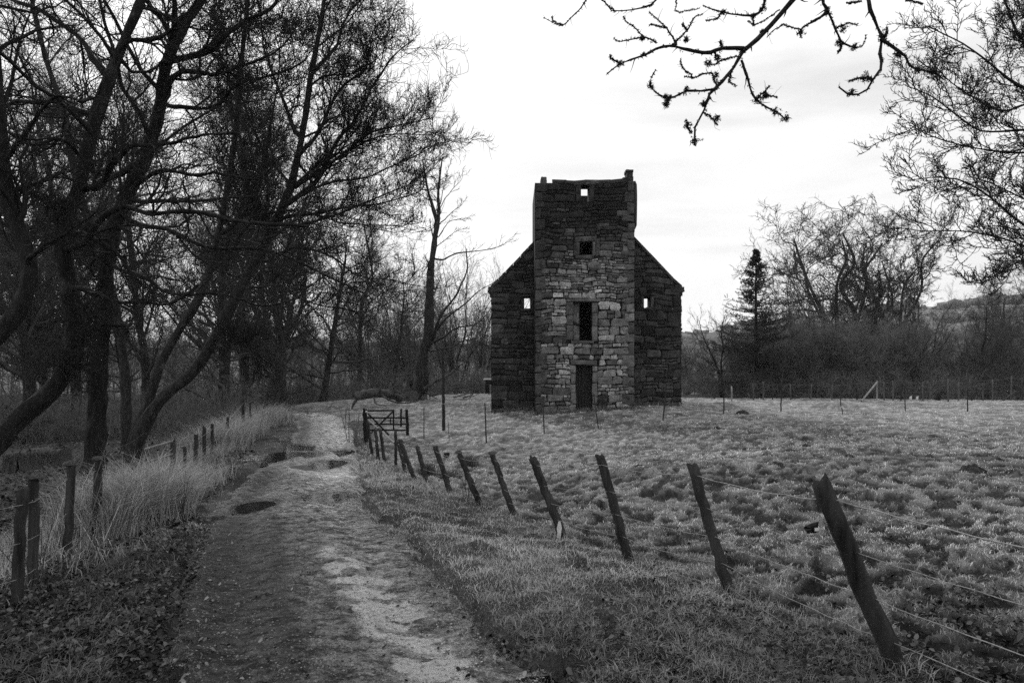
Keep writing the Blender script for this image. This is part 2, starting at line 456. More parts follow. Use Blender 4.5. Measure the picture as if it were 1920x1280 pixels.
def make_tree(name, label, stems, levels, bark, twig, seed=0, group=None, cat='tree', base=None, limbs=(), stemsides=9, rough=.05, crown=True, extra=None, root=None):
    """stems: list of (points, r0, r1); limbs: traced main branches, part of the trunk mesh"""
    rng = R_(seed)
    K = 16
    SP = []; SR = []
    tb = Tubes()
    for (pts, r0, r1) in stems:
        c = wig(rng, np.asarray(pts), K, r0*.25)
        s = np.linspace(0, 1, K); r = r0*(1-s)**.9+r1*s
        r = r*(1+.09*rng.normal(size=K)); r[0] *= 1.25; r[1] *= 1.07
        SP.append(c); SR.append(r)
        c2 = catmull(c, 64); rg = R_(seed+999); r2 = np.interp(np.linspace(0, 1, 64), s, r)*(1+.05*rg.normal(size=64))
        rng.normal(size=(1, 34, stemsides)); tb.add(c2, r2, stemsides, rg, rough*1.25)
    LP = []; LR = []
    for (pts, r0, r1) in limbs:
        c = wig(rng, np.asarray(pts), K, min(.16, r0*2.0)); s = np.linspace(0, 1, K); r = (r0*.8*(1-s)**1.25+r1*s)*(1+.07*rng.normal(size=K))
        LP.append(c); LR.append(r)
        tb.add(catmull(c, 30), np.interp(np.linspace(0, 1, 30), s, r), 7, rng, rough*1.6)
    if base is None: base = SP[0][0]
    if root is None: root = empty(name, base, label, cat, group)
    tb.build('trunk', M[bark], root)
    cur = (np.array(SP), np.array(SR))
    cb = Tubes()
    for li, lv in enumerate(levels):
        lv = dict(lv); sides = lv.pop('sides', 3)
        nP, nR = spawn(rng, cur[0], cur[1], **lv)
        cb.add(nP, nR, sides)
        if li == 0 and LP:
            nP = np.vstack([nP, catm_k(np.array(LP), nP.shape[1])]); nR = np.vstack([nR, catm_k(np.array(LR), nR.shape[1])])
            LP = []
        cur = (nP, nR)
    if crown and levels: cb.build('crown', M[twig], root)
    return root, cur
def catm_k(A, K):
    k0 = A.shape[1]; t = np.tile(np.linspace(0, 1, K), (len(A), 1))
    return interp_line(A, t)

# standard level sets ------------------------------------------------
def lv_big(n1=14, n2=9, n3=7, n4=5, up=.06, wob=.17, rmin=.0035, t0=.3, len1=.55, lmin=.25):
    return [dict(n=n1, t0=t0, t1=1, ang=52, angj=14, lenf=len1, K=9, wob=wob, up=up, rf=.5, taper=.55, rmin=.012, sides=5),
            dict(n=n2, t0=.12, t1=1, ang=45, angj=15, lenf=.48, K=7, wob=wob*1.1, up=up, rf=.55, taper=.5, rmin=.007, sides=4),
            dict(n=n3, t0=.12, t1=1, ang=45, angj=16, lenf=.48, K=6, wob=wob*1.2, up=up*.8, rf=.6, taper=.4, rmin=rmin*1.3, lmin=lmin, sides=3),
            dict(n=n4, t0=.15, t1=1, ang=45, angj=18, lenf=.5, K=4, wob=wob*1.3, up=up*.8, rf=.7, taper=.3, rmin=rmin, lmin=lmin*.5, sides=3)]

# ------------------------------------------------------------------ blades / leaves
def gauss_pick(rng, n): return rng.random(n)
def blade_geo(rng, X, Y, Z, H, Wd, lean=.5, leandir=None, curl=.5):
    n = len(X)
    az = rng.random(n)*2*np.pi
    if leandir is not None: az2 = leandir+rng.normal(size=n)*.9
    else: az2 = rng.random(n)*2*np.pi
    u = np.stack([np.cos(az), np.sin(az), np.zeros(n)], 1)*(Wd/2)[:, None]
    ld = np.stack([np.cos(az2), np.sin(az2), np.zeros(n)], 1)
    ln = (lean*(.3+1.2*rng.random(n)))[:, None]
    b = np.stack([X, Y, Z-.01], 1)
    up = np.array([0, 0, 1.])
    m = b+(up*.6+ld*ln*.35)*H[:, None]
    t = b+(up*(1-curl*.3*ln)+ld*ln*(1+.4*curl))*H[:, None]
    V = np.stack([b-u, b+u, m+u*.75, m-u*.75, t], 1).reshape(-1, 3)
    i = np.arange(n)[:, None]*5
    q = i+np.array([[0, 1, 2, 3]]); tr = i+np.array([[3, 2, 4]])
    return V, q, tr
class Blades:
    def __init__(s): s.V = []; s.Q = []; s.Tr = []; s.tone = []; s.n = 0
    def add(s, rng, X, Y, Z, H, Wd, tone, **kw):
        V, q, t = blade_geo(rng, X, Y, Z, H, Wd, **kw)
        s.V.append(V); s.Q.append(q+s.n); s.Tr.append(t+s.n); s.n += len(V)
        s.tone.append(np.repeat(tone, 5))
    def build(s, name, mat, parent=None):
        return mesh_obj(name, np.vstack(s.V), [np.vstack(s.Q), np.vstack(s.Tr)], mat, parent, True, {'tone': np.concatenate(s.tone)})
def scatter(rng, x0, x1, y0, y1, n):
    return x0+(x1-x0)*rng.random(n), y0+(y1-y0)*rng.random(n)
def scatter_view(rng, n, ymin, ymax, pw=1.0, px0=-120, px1=2040):
    """spread over the ground in front, denser near (density ~ 1/y^(1+pw))"""
    u = rng.random(n)
    if abs(pw) < 1e-6: y = ymin*(ymax/ymin)**u
    else: y = (ymin**-pw+u*(ymax**-pw-ymin**-pw))**(-1/pw)
    px = px0+(px1-px0)*rng.random(n)
    return (px-960)/F*y, y

# ================================================================== SETTING
def build_ground():
    ys = [1.6]
    while ys[-1] < 66: ys.append(ys[-1]+max(.034, .0062*ys[-1]))
    while ys[-1] < 1400: ys.append(ys[-1]*1.12)
    neg = [1.6]; st = .12
    while neg[-1] > -40: neg.append(neg[-1]-st); st *= 1.12
    while neg[-1] > -600: neg.append(neg[-1]*1.4)
    ys = np.array(neg[::-1][:-1]+ys)
    xs = [0.]
    while xs[-1] < 60: xs.append(xs[-1]+max(.045, .0095*xs[-1]))
    while xs[-1] < 1400: xs.append(xs[-1]*1.15)
    xs = np.array(xs); xs = np.concatenate([-xs[::-1][:-1], xs])
    X, Y = np.meshgrid(xs, ys)
    Z = ground_h(X, Y)
    off, ontr, infield, left = masks(X, Y)
    r = np.hypot(X, Y)
    # cover tone: what grows there, plus painted shade in hollows and near corners
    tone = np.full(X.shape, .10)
    tone = np.where(infield > .5, .04+.24*sstep(.25, .8, tuss_t(X, Y))+.13*sstep(12, 30, Y), tone)  # thatch tone in the hollows, with the shade between tussocks put into it
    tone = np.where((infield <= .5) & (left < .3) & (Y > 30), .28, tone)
    
    dirt = fbm(X*.9, Y*.9, 31, 4)
    tone = tone*(1-.4*sstep(.52, .68, dirt))
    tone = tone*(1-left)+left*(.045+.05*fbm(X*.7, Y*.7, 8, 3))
    litter_shade = sstep(5.5, 3.2, Y)*sstep(HWR, HWR+.9, off)*(off > 0)
    tone = tone*(1-.7*litter_shade)*(1-.5*sstep(7.5, 5, Y)*(off < 0))  # near ground darkened: leaf litter, plus shade painted for the lower corners
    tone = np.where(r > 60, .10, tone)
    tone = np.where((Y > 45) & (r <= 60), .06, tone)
    V = np.stack([X, Y, Z], -1).reshape(-1, 3)
    ny, nx = X.shape
    i = np.arange((ny-1)*(nx-1)); a = (i//(nx-1))*nx+i % (nx-1)
    f = np.stack([a, a+1, a+nx+1, a+nx], 1)
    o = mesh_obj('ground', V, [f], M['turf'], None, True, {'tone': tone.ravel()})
    tag(o, kind='structure')
build_ground()
def build_track():
    n = 0; rows = []
    ts = catmull(TR, 2600)
    yy = ts[:, 1]; keep = [0]; acc = 0
    seg = np.linalg.norm(np.diff(ts, axis=0), axis=1)
    for i in range(1, len(ts)):
        acc += seg[i-1]
        if acc > max(.028, .006*abs(yy[i])) or yy[i] < 1.5 and acc > .2: keep.append(i); acc = 0
    c = ts[keep]; t = np.gradient(c, axis=0); t /= np.linalg.norm(t, axis=1)[:, None]
    nr = np.stack([t[:, 1], -t[:, 0]], 1)
    os_ = np.linspace(-1.45, 1.4, 88)
    X = c[:, 0, None]+nr[:, 0, None]*os_; Y = c[:, 1, None]+nr[:, 1, None]*os_
    Z = track_h(X, Y)
    O = np.broadcast_to(os_, X.shape)
    big = fbm(X*.6, Y*.35, 55, 3)
    tone = .20+.17*sstep(.3, .7, big)+.12*sstep(6, 11, Y)+.03*sstep(20, 30, Y)
    tone = tone*(1-.62*np.exp(-((O+.78)/.30)**2))          # muddy left edge
    tone = tone*(1-.5*np.exp(-((O+.30)/.10)**2)*sstep(12, 5, Y))          # grown middle strip
    tone = tone*(1+.55*np.exp(-((O-.45)/.35)**2))
    tone = tone*(1-.42*sstep(.0, -.5, O)*sstep(12, 5, Y))
    pale = .80*np.exp(-((O-.50+.10*(Y-4))/.30)**2)*sstep(8.5, 5.0, Y)*(Y > 0)*(.35+.95*sstep(.36, .60, fbm(X*5, Y*9, 91, 4)))  # pale gravel patch, with bright wet glints put into its colour
    wet = np.zeros_like(X)
    for (cx, cy, w, l) in PUDW:
        q = ((X-cx)/w)**2+((Y-cy)/l)**2+(fbm(X*3.1+cx, Y*2.2, 8, 3)-.5)*1.1
        wet = np.maximum(wet, sstep(3.2, 1.2, q))
    drk = wet.copy(); wet = np.maximum(wet, np.clip(pale*1.6, 0, .85))
    tone = tone*(1-.45*drk)
    V = np.stack([X, Y, Z], -1).reshape(-1, 3)
    ny, nx = X.shape
    i = np.arange((ny-1)*(nx-1)); a = (i//(nx-1))*nx+i % (nx-1)
    f = np.stack([a, a+1, a+nx+1, a+nx], 1)
    o = mesh_obj('track', V, [f], M['track'], None, True, {'tone': tone.ravel(), 'pale': pale.ravel(), 'wet': wet.ravel()})
    tag(o, kind='structure')
    for k, (cx, cy, w, l) in enumerate(PUDW):
        a = np.linspace(0, 2*np.pi, 40, endpoint=False)
        z = PUDZ[k]-.012
        V = [[cx, cy, z]]+[[cx+1.3*w*math.cos(t), cy+1.3*l*math.sin(t), z] for t in a]
        f = np.array([[0, 1+i, 1+(i+1) % 40] for i in range(40)])
        o = mesh_obj('puddle', np.array(V), [f], M['water']); tag(o, kind='structure')
build_track()
def build_hills():
    xs = np.linspace(-1500, 1500, 260); ys = np.linspace(110, 760, 110)
    X, Y = np.meshgrid(xs, ys)
    pxl = 960+X/Y*F
    # ridge elevation against bearing, read off the skyline
    bx = [-4000, 0, 900, 1270, 1340, 1450, 1600, 1700, 1760, 1830, 1920, 2200, 6000]
    by = [560, 640, 650, 640, 626, 610, 588, 584, 588, 578, 572, 590, 650]
    el = (HOR-np.interp(pxl, bx, by))/F
    t = sstep(130, 640, np.hypot(X*.3, Y))
    Z = -3+t*(el*640*np.hypot(1, X/Y*.0)+3)+(fbm(X*.006, Y*.006, 90, 4)-.5)*14*t
    Z = np.where(Y > 700, Z-.02*(Y-700), Z)
    V = np.stack([X, Y, Z], -1).reshape(-1, 3); ny, nx = X.shape
    i = np.arange((ny-1)*(nx-1)); a = (i//(nx-1))*nx+i % (nx-1)
    o = mesh_obj('hills', V, [np.stack([a, a+1, a+nx+1, a+nx], 1)], M['hill']); tag(o, kind='structure')
    # hedges and woods on the hills: small clumps
    rng = R_(5); tb = Tubes(); n = 2600
    x = rng.uniform(-200, 900, n); y = rng.uniform(300, 680, n)
    k = fbm(x*.012, y*.03, 12, 3) > .56; x = x[k]; y = y[k]
    ii = np.clip(((y-110)/650*109).astype(int), 0, 109); jj = np.clip(((x+1500)/3000*259).astype(int), 0, 259)
    z = Z[ii, jj]
    ico = np.array([[math.cos(a)*math.cos(b), math.sin(a)*math.cos(b), math.sin(b)] for b in (-.5, .3, .9) for a in np.linspace(0, 6.28, 7)[:-1]]+[[0, 0, 1.]])
    fq = np.array([[r*6+j, r*6+(j+1) % 6, (r+1)*6+(j+1) % 6, (r+1)*6+j] for r in range(2) for j in range(6)])
    ft = np.array([[12+j, 12+(j+1) % 6, 18] for j in range(6)])
    Vs = []; Q = []; Tt = []
    for i in range(len(x)):
        s = rng.uniform(2.5, 6); v = ico*(1+.25*rng.normal(size=(19, 1)))*s*np.array([1.3, 1, .8])+[x[i], y[i], z[i]+s*.3]
        Vs.append(v); Q.append(fq+19*i); Tt.append(ft+19*i)
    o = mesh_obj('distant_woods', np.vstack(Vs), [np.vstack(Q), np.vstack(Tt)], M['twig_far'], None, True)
    tag(o, 'dark hedges and woods dotted over the far hillside', 'woods', kind='stuff')
build_hills()

# ================================================================== THE TOWER
def box_geo(x0, x1, y0, y1, z0, z1):
    V = np.array([[x, y, z] for z in (z0, z1) for y in (y0, y1) for x in (x0, x1)], float)
    f = np.array([[0, 1, 5, 4], [1, 3, 7, 5], [3, 2, 6, 7], [2, 0, 4, 6], [4, 5, 7, 6], [2, 3, 1, 0]])
    return V, f
def tower_stones(rng, secs, y, shade, name, parent, axis='y', thick=.055, warp=.10):
    """rubble facing in the plane axis=y. secs: list of (u0,u1,z0,z1,hmin,hmax,wfac) or explicit stones ('s',u0,u1,z0,z1,shade,prot)"""
    Vs = []; Fq = []; Ft = []; Sh = []; n = 0
    def stone(u0, u1, z0, z1, sh, prot, irr=1.):
        nonlocal n
        w = u1-u0; h = z1-z0
        if w < .03 or h < .03: return
        g = min(.016, .1*h)
        u0 += g; u1 -= g; z0 += g; z1 -= g; w = u1-u0; h = z1-z0
        c = min(w, h)*(.06+.17*rng.random(8))*irr+.004
        ring = np.array([[u0+c[0], z0], [u1-c[1], z0], [u1, z0+c[2]], [u1, z1-c[3]], [u1-c[4], z1], [u0+c[5], z1], [u0, z1-c[6]], [u0, z0+c[7]]])
        ring = ring+rng.normal(size=ring.shape)*min(.028, .09*h)*irr
        ctr = ring.mean(0)
        ins = ctr+(ring-ctr)*(1-min(.03, .14*h)/max(min(w, h)/2, .03))
        pr = prot*(.75+.5*rng.random(8)); 
        pts = []
        for r_, d_ in ((ring, np.full(8, -.03)), (ring, pr*.6), (ins, pr)):
            zz = r_[:, 1]; uu = r_[:, 0]
            zz = zz+warp*2*(fbm(uu*1.5+3, zz*.5, 4, 2)-.5)
            pts.append(np.stack([uu, y-d_, zz], 1))
        pts.append(np.array([[ctr[0], y-prot*1.12, ctr[1]+warp*2*(fbm(ctr[:1]*1.5+3, ctr[1:]*.5, 4, 2)[0]-.5)]]))
        V = np.vstack(pts)
        if axis == 'x': V = V[:, [1, 0, 2]]
        j = np.arange(8); j2 = (j+1) % 8
        for r in (0, 8): Fq.append(np.stack([r+j, r+j2, r+8+j2, r+8+j], 1)+n)
        Ft.append(np.stack([16+j, 16+j2, np.full(8, 24)], 1)+n)
        Vs.append(V); Sh.append(np.full(25, sh)); n += 25
    for s in secs:
        if s[0] == 's':
            _, u0, u1, z0, z1, sh, pr = s; stone(u0, u1, z0, z1, sh, pr, .45); continue
        u0f, u1f, z0, z1, hmin, hmax, wf = s[:7]
        z = z0
        while z < z1-.02:
            h = rng.uniform(hmin, hmax)
            if z1-(z+h) < hmin*.8: h = z1-z if z1-z < hmax*1.3 else (z1-z)/2
            zm = z+h/2
            a = u0f(zm) if callable(u0f) else u0f; b = u1f(zm) if callable(u1f) else u1f
            u = a
            while u < b-.02:
                w = h*rng.uniform(.8, 2.4)*wf
                w = np.clip(w, .12, .85)
                if b-(u+w) < .14: w = b-u
                if h > .2 and rng.random() < .33:
                    k = rng.uniform(.35, .65)
                    if rng.random() < .5 or w < .3:
                        stone(u, u+w, z, z+h*k, shade(u+w/2, zm), rng.uniform(.6, 1.2)*thick); stone(u, u+w, z+h*k, z+h, shade(u+w/2, zm), rng.uniform(.6, 1.2)*thick)
                    else:
                        stone(u, u+w, z, z+h*k, shade(u+w/2, zm), rng.uniform(.6, 1.2)*thick)
                        stone(u, u+w*k, z+h*k, z+h, shade(u+w/2, zm), rng.uniform(.6, 1.2)*thick); stone(u+w*k, u+w, z+h*k, z+h, shade(u+w/2, zm), rng.uniform(.6, 1.2)*thick)
                else:
                    stone(u, u+w, z, z+h, shade(u+w/2, zm), rng.uniform(.6, 1.3)*thick)
                u += w
            z += h
    return mesh_obj(name, np.vstack(Vs), [np.vstack(Fq), np.vstack(Ft)], M['stone'], parent, False, {'shade': np.concatenate(Sh)})
def grid_wall(us, zs, solid, y0, y1):
    """vertical slab in the xz plane with rectangular openings; boundary faces only"""
    V = []; F = []; n = 0
    def q(a, b, c, d):
        nonlocal n
        V.extend([a, b, c, d]); F.append([n, n+1, n+2, n+3]); n += 4
    nu = len(us)-1; nz = len(zs)-1
    S = [[solid((us[i]+us[i+1])/2, (zs[k]+zs[k+1])/2) for k in range(nz)] for i in range(nu)]
    for i in range(nu):
        for k in range(nz):
            if not S[i][k]: continue
            a, b, c, d = us[i], us[i+1], zs[k], zs[k+1]
            q((a, y0, c), (b, y0, c), (b, y0, d), (a, y0, d)); q((b, y1, c), (a, y1, c), (a, y1, d), (b, y1, d))
            if i == 0 or not S[i-1][k]: q((a, y1, c), (a, y0, c), (a, y0, d), (a, y1, d))
            if i == nu-1 or not S[i+1][k]: q((b, y0, c), (b, y1, c), (b, y1, d), (b, y0, d))
            if k == 0 or not S[i][k-1]: q((a, y1, c), (b, y1, c), (b, y0, c), (a, y0, c))
            if k == nz-1 or not S[i][k+1]: q((a, y0, d), (b, y0, d), (b, y1, d), (a, y1, d))
    return np.array(V, float), np.array(F)
def build_tower():
    rng = R_(77)
    YT, YG = 30.0, 31.6            # front planes of the stair tower and of the gable
    def X(px, d=YT): return (px-960)/F*d
    def Z(py, d=YT): return EYE+(HOR-py)/F*d
    root = empty('ruined_tower', (X(1098), YT, .1), 'roofless rubble stone tower with steep gable wings and dark slit windows standing in the field', 'tower')
    xl, xr, zt, zb = X(1003), X(1189.5), Z(338), -.35
    ops = [(X(1080), X(1110), -.4, Z(683)), (X(1075), X(1109.5), Z(637), Z(567)), (X(1087), X(1110), Z(477), Z(453)), (X(1089.5), X(1104.5), Z(378), Z(347))]
    def hole(u, z): return any(a < u < b and c < z < d for a, b, c, d in ops)
    us = sorted({xl, xr, *[o[0] for o in ops], *[o[1] for o in ops]}); zs = sorted({zb, zt-.12, *[o[2] for o in ops if o[2] > zb], *[o[3] for o in ops]})
    zs = [z for z in zs if z >= zb]
    TK = .7
    tb = Tubes()
    V, f = grid_wall(us, zs, lambda u, z: not hole(u, z), YT, YT+TK); tb.poly(V, [f])
    dep = 3.6
    for (a, b) in ((xl, xl+TK), (xr-TK, xr)):
        V, f = box_geo(a, b, YT+TK+.002, YT+dep, zb, zt-.14); tb.poly(V, [f])
    V, f = box_geo(xl+TK+.002, xr-TK-.002, YT+dep-TK, YT+dep-.003, zb, Z(367, YT+dep-TK)); tb.poly(V, [f])
    for zz in (Z(395), Z(520), Z(655)):     # unseen floors, added to keep the inside dark
        V, f = box_geo(xl+TK+.002, xr-TK-.002, YT+TK+.004, YT+dep-TK-.004, zz, zz+.25); tb.poly(V, [f])
    core = tb.build('tower_wall', M['mortar'], root, False)
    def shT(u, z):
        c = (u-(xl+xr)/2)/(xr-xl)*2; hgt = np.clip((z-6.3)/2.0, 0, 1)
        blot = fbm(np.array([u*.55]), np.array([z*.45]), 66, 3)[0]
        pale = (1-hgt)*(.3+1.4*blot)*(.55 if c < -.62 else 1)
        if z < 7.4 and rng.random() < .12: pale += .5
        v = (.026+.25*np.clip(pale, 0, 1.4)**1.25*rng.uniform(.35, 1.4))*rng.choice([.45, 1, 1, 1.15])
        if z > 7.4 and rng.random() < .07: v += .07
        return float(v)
    Q = .42
    secs = []
    # facing, split round openings
    bl, br = xl+.25, xr-.25
    dl, dr = ops[0][0], ops[0][1]; wl, wr = ops[1][0], ops[1][1]
    j = .24
    g0 = 0.0
    secs += [(bl, dl-j, g0, ops[0][3], .13, .36, 1), (dr+j, br, g0, ops[0][3]-.02, .13, .36, 1)]
    zA = ops[0][3]+.24
    secs += [(bl, dl-j-.05, ops[0][3], zA, .2, .25, 1), (dr+j+.05, br, ops[0][3], zA, .2, .25, 1)]
    secs += [(bl, br, zA, ops[1][2]-.16, .12, .34, 1.1)]
    zB = ops[1][2]-.16
    secs += [(bl, wl-.32, zB, ops[1][3]+.14, .11, .36, 1), (wr+.28, br, zB, ops[1][3]+.14, .12, .38, 1)]
    zC = ops[1][3]+.16
    secs += [(bl, br, zC, ops[2][2]-.2, .10, .32, 1.1)]
    zD = ops[2][2]-.2
    secs += [(bl, ops[2][0]-.28, zD, ops[2][3]+.26, .14, .34, 1.2), (ops[2][1]+.34, br, zD, ops[2][3]+.26, .14, .34, 1.2)]
    zE = ops[2][3]+.26
    secs += [(bl, br, zE, ops[3][2]-.02, .12, .34, 1.3)]
    zF = ops[3][2]
    secs += [(bl, ops[3][0]-.24, zF, zt-.12, .14, .34, 1.4), (ops[3][1]+.24, br, zF, zt-.12, .14, .34, 1.4)]
    # quoins
    for side in (0, 1):
        z = g0-.1; k = 0
        while z < zt-.15:
            h = rng.uniform(.28, .56); h = min(h, zt-.13-z)
            if h < .1: break
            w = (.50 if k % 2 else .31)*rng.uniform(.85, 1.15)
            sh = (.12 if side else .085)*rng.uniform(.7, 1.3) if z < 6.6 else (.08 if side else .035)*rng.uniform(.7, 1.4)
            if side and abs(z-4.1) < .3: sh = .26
            a, b = (xl+.002, xl+w) if side == 0 else (xr-w, xr-.002)
            secs.append(('s', a, b, z, z+h, sh, .078)); z += h; k += 1
    # ragged wall head
    u = xl+.1
    while u < xr-.35:
        w = rng.uniform(.3, .7); top = Z(335.5+rng.uniform(-1.5, 1.5)) if X(1015) < u else Z(345)
        secs.append(('s', u-.02, min(u+w, xr-.05)+.02, zt-.14, top, .05, .04)); u += w
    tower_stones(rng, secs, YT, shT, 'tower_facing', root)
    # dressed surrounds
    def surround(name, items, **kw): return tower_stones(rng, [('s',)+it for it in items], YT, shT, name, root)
    it = []
    for a, b in ((dl-j, dl), (dr, dr+j)):
        z = 0.02
        while z < ops[0][3]-.02:
            h = min(rng.uniform(.3, .62), ops[0][3]-z); it.append((a-rng.uniform(0, .05)*(a < dl-.1), b, z, z+h, .21*rng.uniform(.75, 1.2), .065)); z += h
    it.append((dl-.25, dr+.22, ops[0][3], ops[0][3]+.24, .13, .075)); it.append((dl-.2, dr+.2, -.08, .05, .12, .12))
    surround('door_surround', it)
    it = [(wl-.32, wl, zB+.16, zB+.8, .12, .06), (wl-.32, wl, zB+.8, zB+1.25, .11, .06), (wl-.32, wl, zB+1.25, ops[1][3], .13, .06),
          (wr, wr+.28, zB+.1, zB+.75, .17, .06), (wr, wr+.28, zB+.75, zB+1.3, .15, .06), (wr, wr+.28, zB+1.3, ops[1][3], .13, .06),
          (wl-.1, wr+.1, zB, zB+.15, .13, .1), (wl-.3, wr+.35, ops[1][3], ops[1][3]+.15, .16, .08)]
    surround('window_surround', it)
    a, b, c, d = ops[2]
    surround('window_surround', [(a-.28, a, c, d, .07, .05), (b, b+.16, c-.05, d, .15, .06), (b+.16, b+.34, c-.1, d+.1, .1, .05), (a-.2, b+.1, zD, c, .08, .06), (a-.22, b+.2, d, d+.26, .10, .06)])
    a, b, c, d = ops[3]
    surround('window_surround', [(a-.24, a, c, (c+d)/2, .04, .05), (a-.24, a, (c+d)/2, d, .04, .05), (b, b+.24, c, d, .04, .05), (a-.34, a+.17, d, d+.22, .05, .05), (a+.18, b+.45, d, d+.22, .12, .06)])
    # broken inner cheek of the slit window
    V, f = box_geo(wl+.004, X(1087), YT+.22, YT+.55, zB+.165, ops[1][3]-.004)
    cheek = mesh_obj('inner_jamb', V, [f], M['stone'], root, False, {'shade': np.full(8, .17)})
    V, f = box_geo(wl+.03, X(1087)+.02, YT+.18, YT+.4, zB+.75, zB+.86)
    V[[0, 4, 2, 6], 2] += .12
    mesh_obj('rotten_beam', V, [f], M['gate_wood'], root, False)
    # round boulder set in the wall
    s = Tubes()
    cx, cz = X(1114), Z(499)
    for k, rr in enumerate((.30, .27, .17, .05)): pass
    th = np.linspace(0, 2*np.pi, 17)[:-1]; V = []; 
    for k, (rr, dd) in enumerate(((.27, .0), (.26, .07), (.19, .12), (.1, .145))):
        for t in th: V.append([cx+rr*1.1*math.cos(t), YT-dd, cz+rr*.78*math.sin(t)])
    V.append([cx, YT-.15, cz])
    f = [[k*16+i, k*16+(i+1) % 16, (k+1)*16+(i+1) % 16, (k+1)*16+i] for k in range(3) for i in range(16)]
    f3 = [[48+i, 48+(i+1) % 16, 64] for i in range(16)]
    o = mesh_obj('boulder', np.array(V), [np.array(f), np.array(f3)], M['stone'], root, True, {'shade': np.full(len(V), .17)})
    # door leaf of upright boards
    dt = Tubes(); nb = 5; w = (dr-dl)/nb
    for i in range(nb):
        V, f = box_geo(dl+i*w+.006, dl+(i+1)*w-.006, YT+.33+.006*(i % 2), YT+.38, .06, ops[0][3]-.01); dt.poly(V, [f])
    dm = noisy_mat('old_door', .018, .04, 8, .01, st=(4, 4, .4))
    door = dt.build('door', dm, root, False)
    # wall head: small stone stump and chimney pinnacle
    secs = [('s', X(1014), X(1024), Z(347), Z(331.5), .08, .2), ('s', X(1014), X(1021), Z(350), Z(340), .06, .25)]
    def block(name, x0, x1, y0, y1, z0, z1, sh, irr=.02, cuts=3):
        import bmesh
        bm = bmesh.new(); bmesh.ops.create_cube(bm, size=1)
        bmesh.ops.bevel(bm, geom=bm.edges[:], offset=.06, segments=1, affect='EDGES')
        bmesh.ops.subdivide_edges(bm, edges=bm.edges[:], cuts=cuts, use_grid_fill=True)
        vs = np.array([v.co[:] for v in bm.verts]); fs = {}
        for fc in bm.faces: fs.setdefault(len(fc.verts), []).append([v.index for v in fc.verts])
        bm.free()
        vs = (vs+.5)*[x1-x0, y1-y0, z1-z0]+[x0, y0, z0]
        q = vs*9; nz = np.stack([fbm(q[:, 0]+q[:, 2]*.7, q[:, 1]+q[:, 2], 3+k, 3)-.5 for k in range(3)], 1)
        vs = vs+nz*irr*3
        return mesh_obj(name, vs, [np.array(v) for v in fs.values()], M['stone'], root, False, {'shade': np.full(len(vs), sh)})
    block('wall_head_stone', X(1014), X(1025), YT-.02, YT+.5, zt-.2, Z(331.5), .10)
    pin = block('chimney_stump', X(1175), X(1187), YT-.03, YT+.5, zt-.15, Z(322), .045)
    cap = block('cap_stone', X(1173.5), X(1187.5), YT-.06, YT+.55, Z(322.5), Z(318), .06)
    # rear upstand seen at the right shoulder
    block('rear_upstand', xr-.45, X(1192.5, 32.6), YT+2.3, YT+3.3, zt-1.6, Z(342, 32.6), .035)
    # ---- gable
    gl, gr = X(921, YG), X(1277, YG); ze = Z(541, YG)
    GT = .8
    wins = [(X(983, YG), X(994.5, YG), Z(578, YG), Z(556, YG)), (X(1207.5, YG), X(1220, YG), Z(578.5, YG), Z(556.5, YG))]
    def ghole(u, z): return any(a < u < b and c < z < d for a, b, c, d in wins)
    us = sorted({gl, gr, *[w[0] for w in wins], *[w[1] for w in wins]}); zs = sorted({-.5, ze, *[w[2] for w in wins], *[w[3] for w in wins]})
    gb = Tubes()
    # left and right wings only (between them stands the tower)
    V, f = grid_wall(us, zs, lambda u, z: not ghole(u, z), YG, YG+GT); gb.poly(V, [f])
    ap = (gl+gr)/2; sl = 1.0
    slope = (Z(458, YG)-ze)/(X(1000, YG)-gl)
    zap = ze+(ap-gl)*slope
    zcut = zt-1.0; xc = gl+(zcut-ze)/slope
    V = []
    for yy in (YG, YG+GT): V += [[gl, yy, ze+.001], [gr, yy, ze+.001], [gr-(xc-gl), yy, zcut], [xc, yy, zcut]]
    gb.poly(V, [np.array([[0, 1, 2, 3], [7, 6, 5, 4], [0, 3, 7, 4], [1, 5, 6, 2], [3, 2, 6, 7]])])
    gb.build('gable_wall', M['mortar'], root, False)
    def shG(u, z):
        v = .038*rng.uniform(.4, 1.9)*(.6+.9*fbm(np.array([u*.8]), np.array([z*.8]), 88, 3)[0])
        if u > 5.5 and z < 2.6: v += .05*rng.random()
        if rng.random() < .07: v += .045
        return float(np.clip(v, .01, .2))
    edgeL = lambda z: gl+.01+max(0, (z-ze)/slope)
    edgeR = lambda z: gr-.01-max(0, (z-ze)/slope)
    for k, (a, b, c, d) in enumerate(wins):
        secs = []
        e0 = edgeL if k == 0 else (lambda z: xr-.02); e1 = (lambda z: xl+.02) if k == 0 else edgeR
        secs += [(e0, e1, -.25, c-.12, .18, .46, 1.15), (e0, (lambda z, a=a: a-.15), c-.12, d+.12, .2, .4, 1.3), ((lambda z, b=b: b+.15), e1, c-.12, d+.12, .2, .4, 1.3),
                 (e0, e1, d+.12, ze, .16, .42, 1.4), (e0, e1, ze, Z(462, YG), .18, .4, 1.4)]
        secs += [('s', a-.15, a, c, d, .06 if k else .035, .05), ('s', b, b+.15, c, d, .10 if k else .06, .05), ('s', a-.2, b+.2, c-.12, c, .05, .06), ('s', a-.2, b+.2, d, d+.12, .045, .06)]
        tower_stones(rng, secs, YG, shG, 'gable_facing', root)
    for s_, x0 in ((0, gl), (1, gr)):
        z = -.25
        while z < ze-.2:
            h = rng.uniform(.3, .5); z += h
